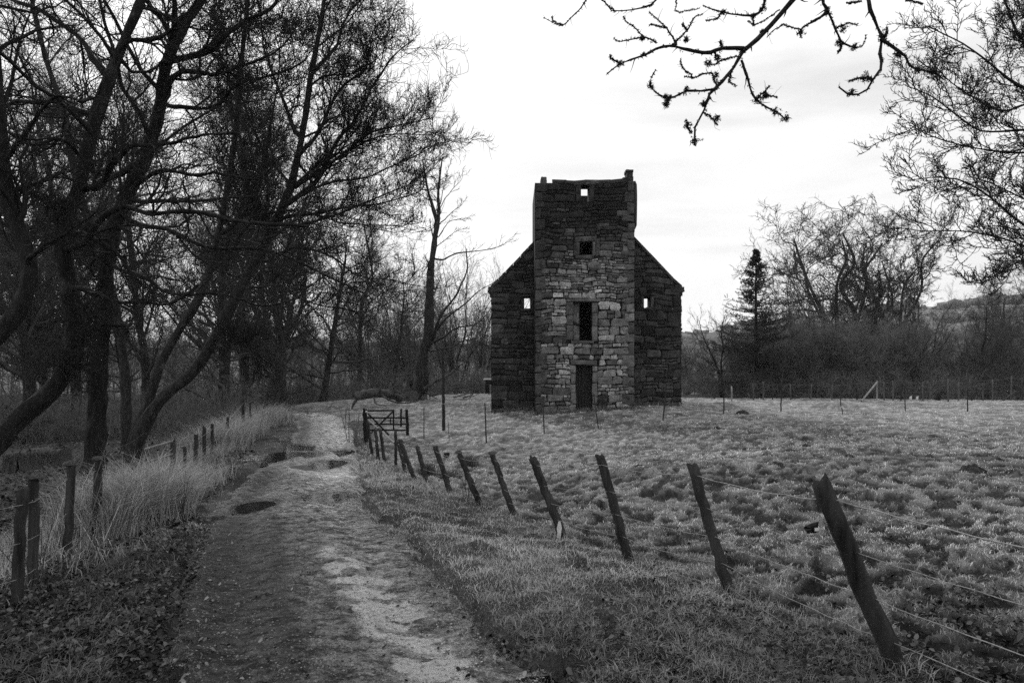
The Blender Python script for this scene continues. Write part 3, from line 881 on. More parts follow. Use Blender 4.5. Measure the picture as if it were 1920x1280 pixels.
    # sloping skews (coping) and skewputts
    for s_ in (-1, 1):
        x0 = gl if s_ < 0 else gr
        n = 6; x1 = X(1004, YG) if s_ < 0 else X(1188, YG)
        for i in range(n):
            a = x0+(x1-x0)*i/n-(s_*-.03 if i == 0 else 0); b = x0+(x1-x0)*(i+1)/n-.015*(-s_)
            za = ze+abs(a-x0)*slope; zb_ = ze+abs(b-x0)*slope
            dz = .10+rng.uniform(-.01, .02)
            V = []
            for yy in (YG-.07-rng.uniform(0, .02), YG+GT+.03): V += [[a, yy, za-.05], [b, yy, zb_-.05], [b, yy, zb_+dz], [a, yy, za+dz]]
            o = mesh_obj('skew_stone', np.array(V), [np.array([[0, 1, 2, 3], [7, 6, 5, 4], [0, 3, 7, 4], [1, 5, 6, 2], [3, 2, 6, 7], [0, 4, 5, 1]])], M['stone'], root, False, {'shade': np.full(8, .05*rng.uniform(.7, 1.5))})
        a, b = sorted((x0+s_*.15, x0-s_*.5))
        block('skewputt', a, b, YG-.1, YG+GT+.05, ze-.17, ze+.08, .05)
        a, b = sorted((x0+s_*.07, x0-s_*.3))
        block('skewputt', a, b, YG-.05, YG+GT+.02, ze-.34, ze-.165, .035)
    # side walls and broken rear wall of the roofless hall
    zs_ = ze-.35
    for (x0, x1) in ((gl, gl+.8), (gr-.8, gr)):
        V, f = box_geo(x0, x1, YG+GT+.003, YG+8.5, -.5, zs_-.1)
        w = mesh_obj('side_wall', V, [f], M['mortar'], root, False)
    tower_stones(rng, [(YG+.02, YG+8.4, -.3, zs_-.1, .15, .42, 1.3)], gr, lambda u, z: shG(6, z)*1.3, 'side_facing', root, axis='x') if False else None
    # facing on the visible long side (towards +x)
    o = tower_stones(rng, [(YG+.02, YG+8.4, -.3, zs_-.1, .15, .42, 1.3)], -gr, lambda u, z: float(.05*rng.uniform(.6, 1.6)), 'side_facing', None, axis='x')
    me = o.data; co = np.empty(len(me.vertices)*3, np.float32); me.vertices.foreach_get('co', co); co = co.reshape(-1, 3); co[:, 0] *= -1
    r = np.array(root.location); co -= r; me.vertices.foreach_set('co', co.ravel()); me.flip_normals(); o.parent = root; me.update()
    V, f = box_geo(gl+.803, gr-.803, YG+7.8, YG+8.45, -.5, 3.4); mesh_obj('rear_wall', V, [f], M['mortar'], root, False)
build_tower()
# little outhouse behind the tower's left corner
def build_hut():
    a = P(910,750,44); b = P(930,712,44)
    root = empty('outhouse', ((a[0]+b[0])/2, 44, a[2]), 'small dark outhouse with pale flat roof at the left corner of the tower', 'shed')
    z0 = float(ground_h(np.array([a[0]]), np.array([44.]))[0])-.1
    V, f = box_geo(a[0], b[0]+.6, 44, 45.6, z0, b[2]); mesh_obj('wall', V, [f], M['gate_wood'], root, False)
    V, f = box_geo(a[0]+.28, a[0]+.55, 43.97, 44.0, z0+.1, b[2]-.3); mesh_obj('door', V, [f], M['post_pale'], root, False)
    V, f = box_geo(a[0]-.12, b[0]+.7, 43.9, 45.7, b[2]+.003, b[2]+.1); mesh_obj('roof', V, [f], M['white'], root, False)
build_hut()

# ================================================================== FENCES, GATE, STAKES
def gz(x, y): return float(ground_h(np.array([x]), np.array([y]))[0])
def post_mesh(name, b, t, r0, r1, seed, parent=None, mat='post', square=False, rings=16):
    rng = R_(seed); b = np.asarray(b, float); t = np.asarray(t, float)
    s = np.linspace(0, 1, rings); c = b+(t-b)*s[:, None]
    c[1:-1] += rng.normal(size=(rings-2, 3))*r0*.10; ph = rng.random()*6; c[:, 0] += np.sin(s*2.2+ph)*r0*.25-np.sin(ph)*r0*.25
    ax = (t-b)/np.linalg.norm(t-b)
    u = np.cross(ax, [0, 1, 0.1]); u /= np.linalg.norm(u); v = np.cross(ax, u)
    ns = 14; a = np.arange(ns)*2*np.pi/ns
    prof = 1+.10*np.cos(3*a+seed)+.06*np.cos(5*a+2*seed)
    if square: prof = 1/np.maximum(np.abs(np.cos(a)), np.abs(np.sin(a)))*.93
    V = []
    crack = rng.random(ns)**2*.28
    for i in range(rings):
        r = (r0+(r1-r0)*s[i])*(1+.03*rng.normal())
        rr = r*prof*(1-crack+.035*rng.normal(size=ns))
        V.append(c[i]+rr[:, None]*(np.cos(a)[:, None]*u+np.sin(a)[:, None]*v))
    V[-1] = V[-1]+ax*(rng.normal(size=ns)*r0*.2+r0*.35*np.cos(a+seed))[:, None]
    # worn top
    top = c[-1]+ax*r0*.18
    V.append((V[-1]-c[-1])*.6+c[-1]+ax*(r0*.14)+ax*(rng.normal(size=ns)*r0*.12)[:, None])
    V = np.vstack(V); V = np.vstack([V, top[None]])
    f = []
    for i in range(rings):
        for j in range(ns): f.append([i*ns+j, i*ns+(j+1) % ns, (i+1)*ns+(j+1) % ns, (i+1)*ns+j])
    tr = [[rings*ns+j, rings*ns+(j+1) % ns, len(V)-1] for j in range(ns)]
    return mesh_obj(name, V, [np.array(f), np.array(tr)], M[mat], parent, True)
def moss_cap(name, c, r, parent, seed, mat='moss', hgt=.6, n=420):
    rng = R_(seed); B = Blades(); 
    d = rng.normal(size=(n, 3)); d[:, 2] = np.abs(d[:, 2]); d /= np.linalg.norm(d, axis=1)[:, None]
    p = np.asarray(c)+d*np.array([r, r, r*hgt])
    # cushion
    th = np.linspace(0, 2*np.pi, 15)[:-1]; V = []
    for ph in (-.35, 0, .5, 1.0):
        for t in th: V.append(np.asarray(c)+np.array([math.cos(t)*math.cos(ph)*r, math.sin(t)*math.cos(ph)*r, math.sin(ph)*r*hgt])*(1+.09*rng.normal()))
    V.append(np.asarray(c)+[0, 0, r*hgt]); V = np.array(V)
    f = np.array([[k*14+j, k*14+(j+1) % 14, (k+1)*14+(j+1) % 14, (k+1)*14+j] for k in range(3) for j in range(14)]); f3 = np.array([[42+j, 42+(j+1) % 14, 56] for j in range(14)])
    t = Tubes(); t.poly(V, [f]); t.F3.append(f3)
    Pn = np.stack([p, p+d*r*.22*rng.random((n, 1))+[0, 0, .002]], 1); Rn = np.stack([np.full(n, r*.03), np.full(n, r*.008)], 1)
    t.add(Pn, Rn, 3)
    return t.build(name, M[mat], parent)
def wire_mesh(name, pts, r, parent, sag=.02, barb=False, seed=0, n=14, mat='wire'):
    rng = R_(seed); t = Tubes()
    for a, b in zip(pts[:-1], pts[1:]):
        s = np.linspace(0, 1, n)[:, None]
        c = a+(b-a)*s; c[:, 2] -= (sag*4*s*(1-s))[:, 0]*(.5+rng.random()); c[1:-1] += rng.normal(size=(n-2, 3))*r*.9
        t.add(c, np.full(n, r), 5)
        if barb:
            L = np.linalg.norm(b-a); k = int(L/.12)
            if k > 0:
                q = (np.arange(k)+.5)/k; pc = a+(b-a)*q[:, None]; pc[:, 2] -= sag*4*q*(1-q)*.8
                d = rng.normal(size=(k, 3)); d /= np.linalg.norm(d, axis=1)[:, None]
                t.add(np.stack([pc-d*.014, pc+d*.014], 1), np.full((k, 2), r*.8), 3)
    return t.build(name, M[mat], parent)
def right_fence():
    # (base px,py,d), (top px,py), radius, mossy top
    posts = [((1715,1330,4.0),(1548,905),.062,None), ((1372,1134,5.6),(1300,872),.048,None), ((1184,1070,7.0),(1121,855),.052,None), ((1062,1024,8.2),(1000,860),.060,None),
             ((967,981,9.8),(922,853),.050,'m'), ((908,960,11.4),(860,851),.056,'m'), ((848,934,12.8),(814,838),.052,None), ((803,919,14.2),(784,837),.050,None),
             ((783,913,15.2),(752,824),.056,None), ((765,905,16.6),(745,826),.05,None), ((742,886,17.6),(740,808),.045,None), ((723,882,18.6),(711,806),.055,'m'),
             ((711,874,20),(703,806),.05,None), ((700,868,21.5),(690,790),.06,None)]
    B0 = P(*posts[0][0])
    root = empty('wire_fence', B0, 'leaning round post and barbed wire fence along the right of the track', 'fence')
    bs = []; tops = []
    # one more post beyond the frame carries the wires on
    posts = [None]+posts
    for i, p in enumerate(posts):
        if p is None: b = np.array([2.85, 2.3, gz(2.85, 2.3)-.05]); t = np.array([2.45, 2.35, .98]); r = .06; m = None
        else:
            b = P(*p[0]); t = P(p[1][0], p[1][1], p[0][2]); r = p[2]; m = p[3]
        bs.append(b); tops.append(t)
        ax = b-t; b2 = b+ax/np.linalg.norm(ax)*.12
        o = post_mesh('fence_post', b2, t, r*1.04, r*.92, 10+i, root)
        if m: moss_cap('moss_cap', t+np.array([0, 0, .02]), r*1.05, o, 40+i, 'moss')
        if i == 4:
            q = b+(t-b)*.2; V = []
            for k, (dx, dz) in enumerate(((-.03, -.09), (.012, -.10), (.02, -.04), (.03, .03), (.012, .11), (-.012, .10), (-.03, .02), (-.022, -.04))): V.append([q[0]-.01+dx, q[1]-r-.012, q[2]+dz])
            V = np.array(V); V = np.vstack([V, V+[0, .016, 0]])
            f4 = np.array([[j, (j+1) % 8, 8+(j+1) % 8, 8+j] for j in range(8)]); f8 = np.array([[7, 6, 5, 4, 3, 2, 1, 0]])
            fl = mesh_obj('white_flake', V, [f4, f8], M['white'], o, False)
    for k, (fr, barb, r) in enumerate(((.93, False, .0040), (.70, True, .0026), (.50, False, .0034), (.31, False, .0030), (.14, False, .0028), (.02, True, .0026))):
        pts = []
        for b, t in zip(bs[:11], tops[:11]):
            q = b+(t-b)*fr; q = q+np.array([0.01, -.055, 0]); pts.append(q)
        pts.insert(0, pts[0]+np.array([1.0, -3.2, .02]))
        wire_mesh('barbed_wire' if barb else 'plain_wire', np.array(pts), r, root, .025+.02*(k == 4), barb, 70+k)
    # scraps caught on the wire
    def scrap(px, py, d, s, label, seed):
        c = P(px, py, d); rng = R_(seed); n = 12; a = np.arange(n)*2*np.pi/n
        r = s*(.75+.35*rng.random(n)); r[2] *= 1.5
        ringf = np.stack([c[0]+r*np.cos(a)*1.1, c[1]-.012+rng.normal(size=n)*s*.2, c[2]+r*np.sin(a)*.8], 1)
        inn = c+(ringf-c)*.5+[0, -s*.25, 0]
        V = np.vstack([ringf, inn, ringf+[0, .012, 0], [c+[0, -s*.3, 0]], [c+[0, .012, 0]]])
        f4 = [[j, (j+1) % n, n+(j+1) % n, n+j] for j in range(n)]+[[j, 2*n+j, 2*n+(j+1) % n, (j+1) % n] for j in range(n)]
        f3 = [[n+j, n+(j+1) % n, 3*n] for j in range(n)]+[[2*n+(j+1) % n, 2*n+j, 3*n+1] for j in range(n)]
        root = mesh_obj('plastic_scrap', V-c, [np.array(f4), np.array(f3)], M['black'], None, False); root.location = tuple(c)
        tag(root, label, 'scrap')
        return root, c
    o, c = scrap(1521, 990, 4.9, .052, 'crumpled black plastic scrap with white spot caught on the wire beside the nearest post', 3)
    V, f = box_geo(c[0]+.012, c[0]+.038, c[1]-.034, c[1]-.028, c[2]-.012, c[2]+.010); mesh_obj('white_spot', V-c+np.array(o.location), [f], M['white'], o, False)
    scrap(837, 853, 12.5, .06, 'small black plastic scrap hanging over the grass between the mossy-topped posts', 8)
right_fence()
def left_fence():
    root = empty('wire_fence', P(45,1120,5.8), 'old square post and wire fence in tall dead grass along the left of the track', 'fence')
    posts = [((28,1175,5.4),(48,918),.055,None), ((62,1165,5.9),(68,897),.052,'m'), ((122,1105,6.9),(131,872),.050,'m'), ((180,1050,8.0),(183,862),.050,'m'), ((175,1040,7.8),(180,888),.035,None),
             ((250,1010,9.6),(252,872),.045,'m'), ((322,960,11.2),(326,826),.055,None), ((345,930,12.4),(346,838),.045,None), ((365,905,13.6),(366,815),.05,None), ((383,892,15),(384,800),.05,None), ((398,880,16),(398,795),.05,None),
             ((425,852,19),(426,782),.05,None), ((456,828,23),(457,746),.075,None), ((470,820,25),(470,755),.05,None), ((482,812,27),(482,757),.05,None), ((494,806,29),(494,757),.05,None), ((511,800,31),(511,744),.085,None)]
    bs = []; ts = []
    for i, p in enumerate(posts):
        b = P(*p[0]); t = P(p[1][0], p[1][1], p[0][2]); bs.append(b); ts.append(t)
        o = post_mesh('fence_post', b-[0, 0, .15], t, p[2]*.78, p[2]*.72, 110+i, root, square=True)
        if p[3]: moss_cap('moss_cap', t+np.array([0, 0, .015]), p[2]*1.12, o, 140+i, 'moss', .5)
    sel = [0, 2, 3, 5, 6, 8, 10, 11, 12, 14, 16]
    for k, fr in enumerate((.90, .62, .36)):
        pts = [bs[i]+(ts[i]-bs[i])*fr-np.array([-.02, .06, 0]) for i in sel]
        pts.insert(0, pts[0]+np.array([-1.3, -2.6, 0.0]))
        wire_mesh('plain_wire', np.array(pts), .003, root, .03, k == 0, 170+k)
    # field gate of thin rails between two posts
    g = empty('field_gate', P(300,900,11.3), 'low wooden rail gate sagging in the left fence with pale top rail', 'gate')
    a0, a1 = P(272,842,11.6), P(328,826,11.0)
    for k, dz in enumerate((0, -.21, -.42, -.62)):
        tb = Tubes(); q0 = a0+[0, 0, dz-.02*k]; q1 = a1+[0, -.03, dz]
        tb.add(np.linspace(q0, q1, 8)+R_(k).normal(size=(8, 3))*.004, np.full(8, .017 if k else .022), 6)
        tb.build('rail', M['post_pale'], g)
    post_mesh('gate_stile', a0-[0, 0, .85], a0+[0, 0, .03], .028, .026, 191, g)
left_fence()
def track_gate():
    d = 24.0
    a = P(688,770,d)
    root = empty('wicket_gate', P(690,832,d), 'small black wooden gate with diagonal braces on the right of the track', 'gate')
    def bar(p0, p1, r, name, n=2, flat=False):
        tb = Tubes(); p0 = np.array(p0); p1 = np.array(p1); tb.add(np.linspace(p0, p1, 6), np.full(6, r), 6); return tb.build(name, M['gate_wood'], root)
    d2 = 24.8
    post_mesh('gate_post', P(686,836,d), P(686,767,d), .085, .08, 201, root, 'gate_wood', True)
    post_mesh('gate_post', P(764,816,d2+1), P(762,768,d2+1), .06, .055, 202, root, 'gate_wood', True)
    post_mesh('gate_post', P(752,800,27), P(752,767,27), .045, .045, 203, root, 'gate_wood', True)
    y0 = lambda x: d+(x-688)/75*1.0
    for py0, py1 in ((770,769),(783,783),(795,795),(806,806)):
        x1 = 738 if py0 == 770 else 762
        bar(P(688,py0,y0(688)), P(x1,py1,y0(x1)), .034, 'rail')
    bar(P(738,768,y0(738)), P(738,806,y0(738)), .030, 'stile')
    bar(P(690,775,y0(690)-.05), P(729,815,y0(729)-.05), .030, 'brace'); bar(P(737,771,y0(737)-.05), P(709,798,y0(709)-.05), .030, 'brace'); bar(P(708,798,y0(708)-.05), P(696,812,y0(696)-.05), .018, 'brace')
    bar(P(727,788,y0(727)-.09), P(738,788,y0(738)-.09), .02, 'latch'); bar(P(732,784,y0(731)-.09), P(732,793,y0(731)-.09), .02, 'latch')
    # leaning brace rail towards the fence
    tb = Tubes(); tb.add(np.linspace(P(690,786,23.6), P(739,830,19), 6), np.full(6, .022), 6)
    o = tb.build('slanting_rail', M['post_pale'], None); 
    tag(o, 'pale slanting rail running down from the black gate to the fence posts', 'rail')
    me = o.data
    # hinge plate
    V, f = box_geo(a[0]-.03, a[0]+.03, d-.1, d-.085, a[2]-.05, a[2]+.01); mesh_obj('hinge', V, [f], M['white'], root, False)
track_gate()
def stake(top, bot, d, r, label, mat='post', group=None, cat='stake'):
    b = P(bot[0], bot[1], d); t = P(top[0], top[1], d); g = gz(b[0], b[1])
    b2 = b+(b-t)/np.linalg.norm(b-t)*max(.05, min(.5, (b[2]-g)+.06))
    tb = Tubes(); n = 9; s = np.linspace(0, 1, n)[:, None]; c = b2+(t-b2)*s; c[1:-1] += R_(int(top[0])).normal(size=(n-2, 3))*r*.25
    tb.add(c, np.linspace(r*1.05, r*.9, n), 6)
    e = c[-1]+(c[-1]-c[-2])/np.linalg.norm(c[-1]-c[-2])*r*.6
    tb.add(np.stack([c[-1], e]), np.array([r*.9, r*.2]), 6)
    V0 = b2.copy()
    o = mesh_obj('thin_stake', np.vstack(tb.V)-V0, tb.Fq, M[mat]); o.location = tuple(V0); tag(o, label, cat, group); return o
G = 'thin stakes standing in a row across the grass'
stake((795,765),(795,828),25,.017,'thin stake standing just right of the black wicket gate',group=G)
stake((840,783),(842,826),25,.010,'faint short stake between the tall pole and the gate stake',group=G)
stake((909,755),(912,824),24,.024,'stake standing in front of the left corner of the tower',group=G)
stake((1018,742),(1020,810),25,.022,'stake standing below the left edge of the stair tower',group=G)
stake((1113,738),(1122,803),25,.020,"crooked thin stake just right of the tower's door",group=G)
stake((1250,720),(1243,789),26,.024,'stake leaning right in front of the right wing of the tower',group=G)
stake((1358,700),(1357,782),28,.026,'stake standing before the bare young tree right of the tower',group=G)
stake((1467,703),(1464,774),30,.028,'dark stake standing in front of the tip of the brushwood',group=G)
stake((1577,716),(1576,762),32.2,.024,'dark stake stuck in the grassy mound',group=G)
stake((1578,764),(1583,790),29,.022,'short crooked stick in front of the grassy mound',group=G)
stake((1696,700),(1697,776),31,.026,'dark stake in front of the forked bare shrub at right',group=G)
stake((1815,690),(1814,774),31,.028,'dark tall stake at the far right of the pasture',group=G)
stake((924,742),(922,768),38,.02,'tiny stake beside the left foot of the tower',group=G)
stake((806,738),(806,752),40,.03,'short peg on the grass beside the dead tree',group=G)
def tall_pole():
    p0 = P(832,793,27); p1 = P(832,652,27); p0[2] = gz(p0[0], p0[1])-.1
    root = empty('wooden_pole', p0, 'tall plain wooden pole standing in grass left of the tower', 'pole')
    post_mesh('pole', p0, p1, .07, .055, 221, root, 'bark_mid')
    tb = Tubes(); t = np.linspace(0, 6.28, 20); c = np.array([p0[0], p0[1], 0])
    z = P(0, 757, 27)[2]; tb.add(np.stack([c[0]+.068*np.cos(t), c[1]+.068*np.sin(t), np.full(20, z)], 1), np.full(20, .02), 5); tb.build('pale_band', M['post_pale'], root)
tall_pole()
def far_fence():
    root = empty('wire_fence', P(1290,750,43), 'wire netting fence with pale posts behind the far edge of the pasture', 'fence')
    xs = [(1340,727,747,43),(1372,724,750,40),(1412,718,752,42),(1432,716,752,42),(1449,720,752,42),(1482,720,753,42),(1521,720,753,42),(1560,721,753,42),(1606,718,753,42),(1645,714,752,42),(1658,716,752,42),(1674,714,752,42),(1690,716,752,42),(1730,716,752,42),(1777,710,752,42),(1798,716,754,42),(1822,712,755,42),(1843,718,756,42),(1862,712,756,42),(1896,705,757,42),(1916,708,757,42)]
    tops = []
    for i, (x, a, b, d) in enumerate(xs):
        m = 'post_pale' if i in (1, 9) else ('post_grey' if i % 4 else 'post')
        p0 = P(x+(i % 3)-1, b, d); p0[2] = min(p0[2], gz(p0[0], p0[1]))-.05; t = P(x, a, d); tops.append((p0, t))
        post_mesh('fence_post', p0, t, .045, .04, 230+i, root, m, rings=5)
    for k, fr in enumerate((.95, .72, .5, .3, .1)):
        pts = np.array([a+(b-a)*fr for a, b in tops[2:]]); wire_mesh('plain_wire', pts, .010 if k == 0 else .006, root, .02, False, 260+k, 4, 'post_grey')
    for k, (x0, y0, x1, y1) in enumerate(((1645,716,1615,752),(1905,733,1860,766))):
        tb = Tubes(); tb.add(np.linspace(P(x0, y0, 41.8), P(x1, y1, 40.5), 4), np.full(4, .055), 6); tb.build('brace', M['post_pale' if k == 0 else 'post'], root)
    for x, l in ((1707, 'left one of two short white posts at the foot of the far brushwood'), (1719, 'right one of two short white posts at the foot of the far brushwood')):
        p = P(x, 753, 43.5); t = P(x, 743, 43.5); p[2] = gz(p[0], p[1])-.05
        o = post_mesh('marker_post', p*0, t-p, .07, .065, int(x), None, 'white', True, rings=4); o.location = tuple(p); tag(o, l, 'post', 'short white posts')
    p = P(1757, 752, 43); t = P(1757, 737, 43); p[2] = gz(p[0], p[1])-.05
    o = post_mesh('stump_post', p*0, t-p, .17, .17, 9, None, 'gate_wood', True, rings=4); o.location = tuple(p); tag(o, 'thick short black post beside the white posts under the brushwood', 'post')
far_fence()

# ================================================================== TREES
def sink(pts, dz=.25):
    pts = np.array(pts); g = gz(pts[0, 0], pts[0, 1]); pts[0, 2] = min(pts[0, 2], g-dz) if pts[0, 2] > g-dz else pts[0, 2]; return pts
def near_trees():
    L = lambda *a, **k: lv_big(*a, **k)
    # T1: thick trunk curving in from the left edge, then straight up
    s = PL((-120,985,9.6),(-60,900,10),(0,812,10.5),(50,782,10.8),(92,745,11),(116,700,11),(134,655,11),(141,600,11),(128,540,11),(116,480,11),(118,430,11),(146,375,11.2),(163,300,11.3),(182,232,11.4),(205,160,11.5),(222,100,11.6),(245,50,11.7),(262,5,11.8),(275,-110,12),(290,-330,12.4))
    limbs = [(PL((134,655,11),(160,640,10.8),(175,610,10.7),(168,560,10.6)), .05, .02), (PL((116,700,11),(140,690,10.7),(150,675,10.6)), .04, .028), (PL((118,430,11),(100,400,10.8),(98,385,10.7)), .05, .035), (PL((118,470,11),(160,440,10.6),(230,400,10.2),(330,392,9.8),(420,410,9.5),(520,420,9.3),(600,412,9.2)), .075, .02),
             (PL((125,520,11),(165,545,10.6),(240,570,10.4),(330,565,10.2),(370,530,10)), .06, .015),
             (PL((150,370,11),(230,300,10.8),(280,270,10.5),(330,262,10.3),(420,270,10)), .07, .015),
             (PL((182,232,11.4),(130,205,11.5),(60,190,11.6),(0,205,11.8),(-90,190,12)), .07, .02),
             (PL((205,160,11.5),(150,80,11.8),(90,40,12),(30,-10,12.4),(-40,-90,12.8)), .07, .02),
             (PL((163,300,11.3),(110,270,11),(40,265,10.7),(-60,240,10.5)), .05, .015),
             (PL((222,100,11.6),(300,60,11.3),(360,20,11),(420,-60,10.6)), .06, .015)]
    make_tree('bare_tree', 'thick dark tree whose trunk curves in from the left edge and sweeps upright', [(s, .15, .04)], 
              [dict(n=14, t0=.36, t1=1, ang=58, angj=18, lenf=.33, K=9, wob=.22, up=.04, rf=.42, taper=.3, rmin=.010, sides=5),
               dict(n=12, t0=.1, t1=1, ang=46, angj=18, lenf=.42, K=7, wob=.34, up=.03, rf=.55, taper=.2, lmin=.45, rmin=.0065, sides=4),
               dict(n=8, t0=.1, t1=1, ang=46, angj=16, lenf=.45, K=6, wob=.34, up=.06, rf=.6, taper=.2, rmin=.0058, lmin=.28, sides=3),
               dict(n=5, t0=.15, t1=1, ang=45, angj=18, lenf=.5, K=4, wob=.26, up=.08, rf=.7, taper=.3, rmin=.0045, lmin=.09, sides=3)],
              'bark_near', 'twig_dark', 11, limbs=limbs, stemsides=14, rough=.07)
    # TL2 : trunk at extreme left
    s = PL((-180,900,8.5),(-110,760,8.7),(-40,665,9),(10,615,9.1),(40,570,9.2),(53,520,9.2),(48,470,9.3),(28,420,9.4),(12,350,9.4),(5,260,9.5),(-5,150,9.5),(-20,0,9.6),(-40,-200,9.8))
    limbs = [(PL((50,495,9.2),(75,475,9),(98,455,9),(150,420,8.9),(190,380,8.8)), .04, .01), (PL((20,400,9.4),(50,360,9.5),(95,385,9.6),(140,470,9.8)), .035, .012),
             (PL((8,300,9.4),(60,230,9.2),(110,190,9),(200,170,8.8)), .045, .01)]
    make_tree('bare_tree', 'slimmer dark tree with kinked trunk right at the left edge', [(s, .125, .035)],
              [dict(n=16, t0=.35, t1=1, ang=58, angj=14, lenf=.26, K=8, wob=.22, up=.03, rf=.42, taper=.3, rmin=.009, sides=5),
               dict(n=12, t0=.1, t1=1, ang=46, angj=15, lenf=.45, K=7, wob=.24, up=.06, rf=.55, taper=.45, rmin=.006, sides=4),
               dict(n=9, t0=.1, t1=1, ang=46, angj=16, lenf=.5, K=5, wob=.25, up=.06, rf=.6, taper=.4, rmin=.004, lmin=.14, sides=3),
               dict(n=4, t0=.15, t1=1, ang=45, angj=18, lenf=.5, K=4, wob=.25, up=.06, rf=.7, taper=.3, rmin=.0028, lmin=.08, sides=3)],
              'bark_near', 'twig_dark', 12, limbs=limbs, stemsides=12)
    # T2
    s = PL((170,925,13),(175,850,13),(178,760,13),(182,680,13),(190,600,13),(199,530,13),(201,470,13),(206,425,13),(230,378,13),(264,305,13.1),(286,240,13.2),(299,188,13.2),(309,118,13.3),(322,80,13.4),(350,40,13.5),(385,-10,13.6),(420,-120,14),(440,-300,14.4))
    limbs = [(PL((172,612,12.95),(200,606,12.7),(232,610,12.4)), .05, .035), (PL((185,480,12.95),(165,450,12.6),(160,425,12.4)), .045, .03), (PL((196,560,13),(186,520,12.6),(172,500,12.4),(180,470,12.2)), .04, .015), (PL((178,700,13),(150,690,12.7),(135,700,12.5)), .03, .018), (PL((309,140,13.2),(350,112,12.9),(400,90,12.7),(440,60,12.5),(500,10,12.3),(560,-60,12)), .085, .03),
             (PL((264,305,13.1),(215,330,13),(170,300,12.7),(140,250,12.6)), .06, .02),
             (PL((305,190,13.2),(350,150,12.8),(430,130,12.4),(500,105,12),(570,70,11.8)), .07, .015),
             (PL((300,190,13.2),(370,200,13),(430,160,12.6),(500,140,12.4),(590,120,12.2)), .06, .015),
             (PL((250,350,13),(310,318,12.8),(380,335,12.6),(450,330,12.4),(540,300,12)), .055, .012),
             (PL((225,390,13),(290,430,12.5),(370,460,12.2),(470,470,11.8),(560,490,11.6),(640,530,11.5)), .07, .015),
             (PL((201,470,13),(260,520,12.6),(310,545,12.4),(400,550,12),(480,575,11.8),(530,560,11.7)), .06, .012),
             (PL((322,80,13.4),(290,20,13.2),(250,-40,13),(200,-140,13)), .07, .02)]
    make_tree('bare_tree', 'upright dark tree with straight furrowed trunk and many level limbs near the left fence', [(s, .165, .04)],
              [dict(n=13, t0=.38, t1=1, ang=58, angj=18, lenf=.34, K=9, wob=.22, up=.04, rf=.42, taper=.3, rmin=.011, sides=5),
               dict(n=12, t0=.1, t1=1, ang=46, angj=18, lenf=.42, K=7, wob=.34, up=.03, rf=.55, taper=.2, lmin=.5, rmin=.007, sides=4),
               dict(n=8, t0=.1, t1=1, ang=46, angj=16, lenf=.45, K=6, wob=.34, up=.06, rf=.6, taper=.2, rmin=.0062, lmin=.3, sides=3),
               dict(n=5, t0=.15, t1=1, ang=45, angj=18, lenf=.5, K=4, wob=.3, up=.05, rf=.7, taper=.3, rmin=.0045, lmin=.1, sides=3)],
              'bark_near', 'twig_dark', 13, limbs=limbs, stemsides=14, rough=.07)
    # T3: forked tree leaning right over the track with the great fan crown
    sa = PL((242,905,16),(262,815,16),(292,765,16),(316,736,16.1),(363,696,16.3),(396,642,16.6),(427,588,16.8),(450,545,17),(482,490,17.2),(512,430,17.3),(540,370,17.5),(566,260,17.7),(583,140,18),(604,20,18),(620,-150,18.2))
    sb = PL((238,905,16.1),(252,820,16.3),(280,745,16.4),(302,675,16.5),(327,628,16.6),(354,592,16.6),(372,560,16.7),(392,510,17),(410,440,17.3),(428,350,17.5),(445,230,17.7),(455,100,18),(470,-100,18.2))
    limbs = [(PL((535,385,17.5),(590,320,17.4),(640,250,17.3),(668,222,17.3),(700,170,17.2),(745,110,17),(775,85,17)), .10, .014),
             (PL((545,350,17.5),(610,318,17.2),(680,255,17),(740,236,16.8),(800,222,16.7)), .07, .012),
             (PL((560,290,17.6),(600,230,17.8),(640,170,18),(680,100,18),(710,30,18.2)), .08, .013),
             (PL((520,415,17.3),(600,390,17),(700,385,16.8),(770,368,16.6),(815,350,16.5)), .06, .01),
             (PL((530,395,17.4),(620,345,17.2),(720,318,17),(800,280,17)), .06, .011),
             (PL((480,490,17.2),(560,470,16.8),(640,490,16.6),(700,520,16.5),(760,535,16.4)), .06, .01),
             (PL((450,545,17),(520,535,16.6),(580,570,16.4),(640,575,16.3),(700,590,16.2)), .045, .009),
             (PL((583,140,18),(630,80,18),(660,20,18.2),(700,-40,18.4)), .07, .013),
             (PL((410,440,17.3),(460,380,17.1),(500,290,17),(520,180,17),(530,60,17)), .08, .014),
             (PL((395,505,17),(470,420,16.8),(560,400,16.6),(650,420,16.4),(740,410,16.3)), .06, .01),
             (PL((398,640,16.6),(440,640,16.2),(470,655,16),(490,680,15.9)), .03, .006),
             (PL((566,260,17.7),(530,180,17.9),(500,80,18),(480,-40,18.2)), .07, .013)]
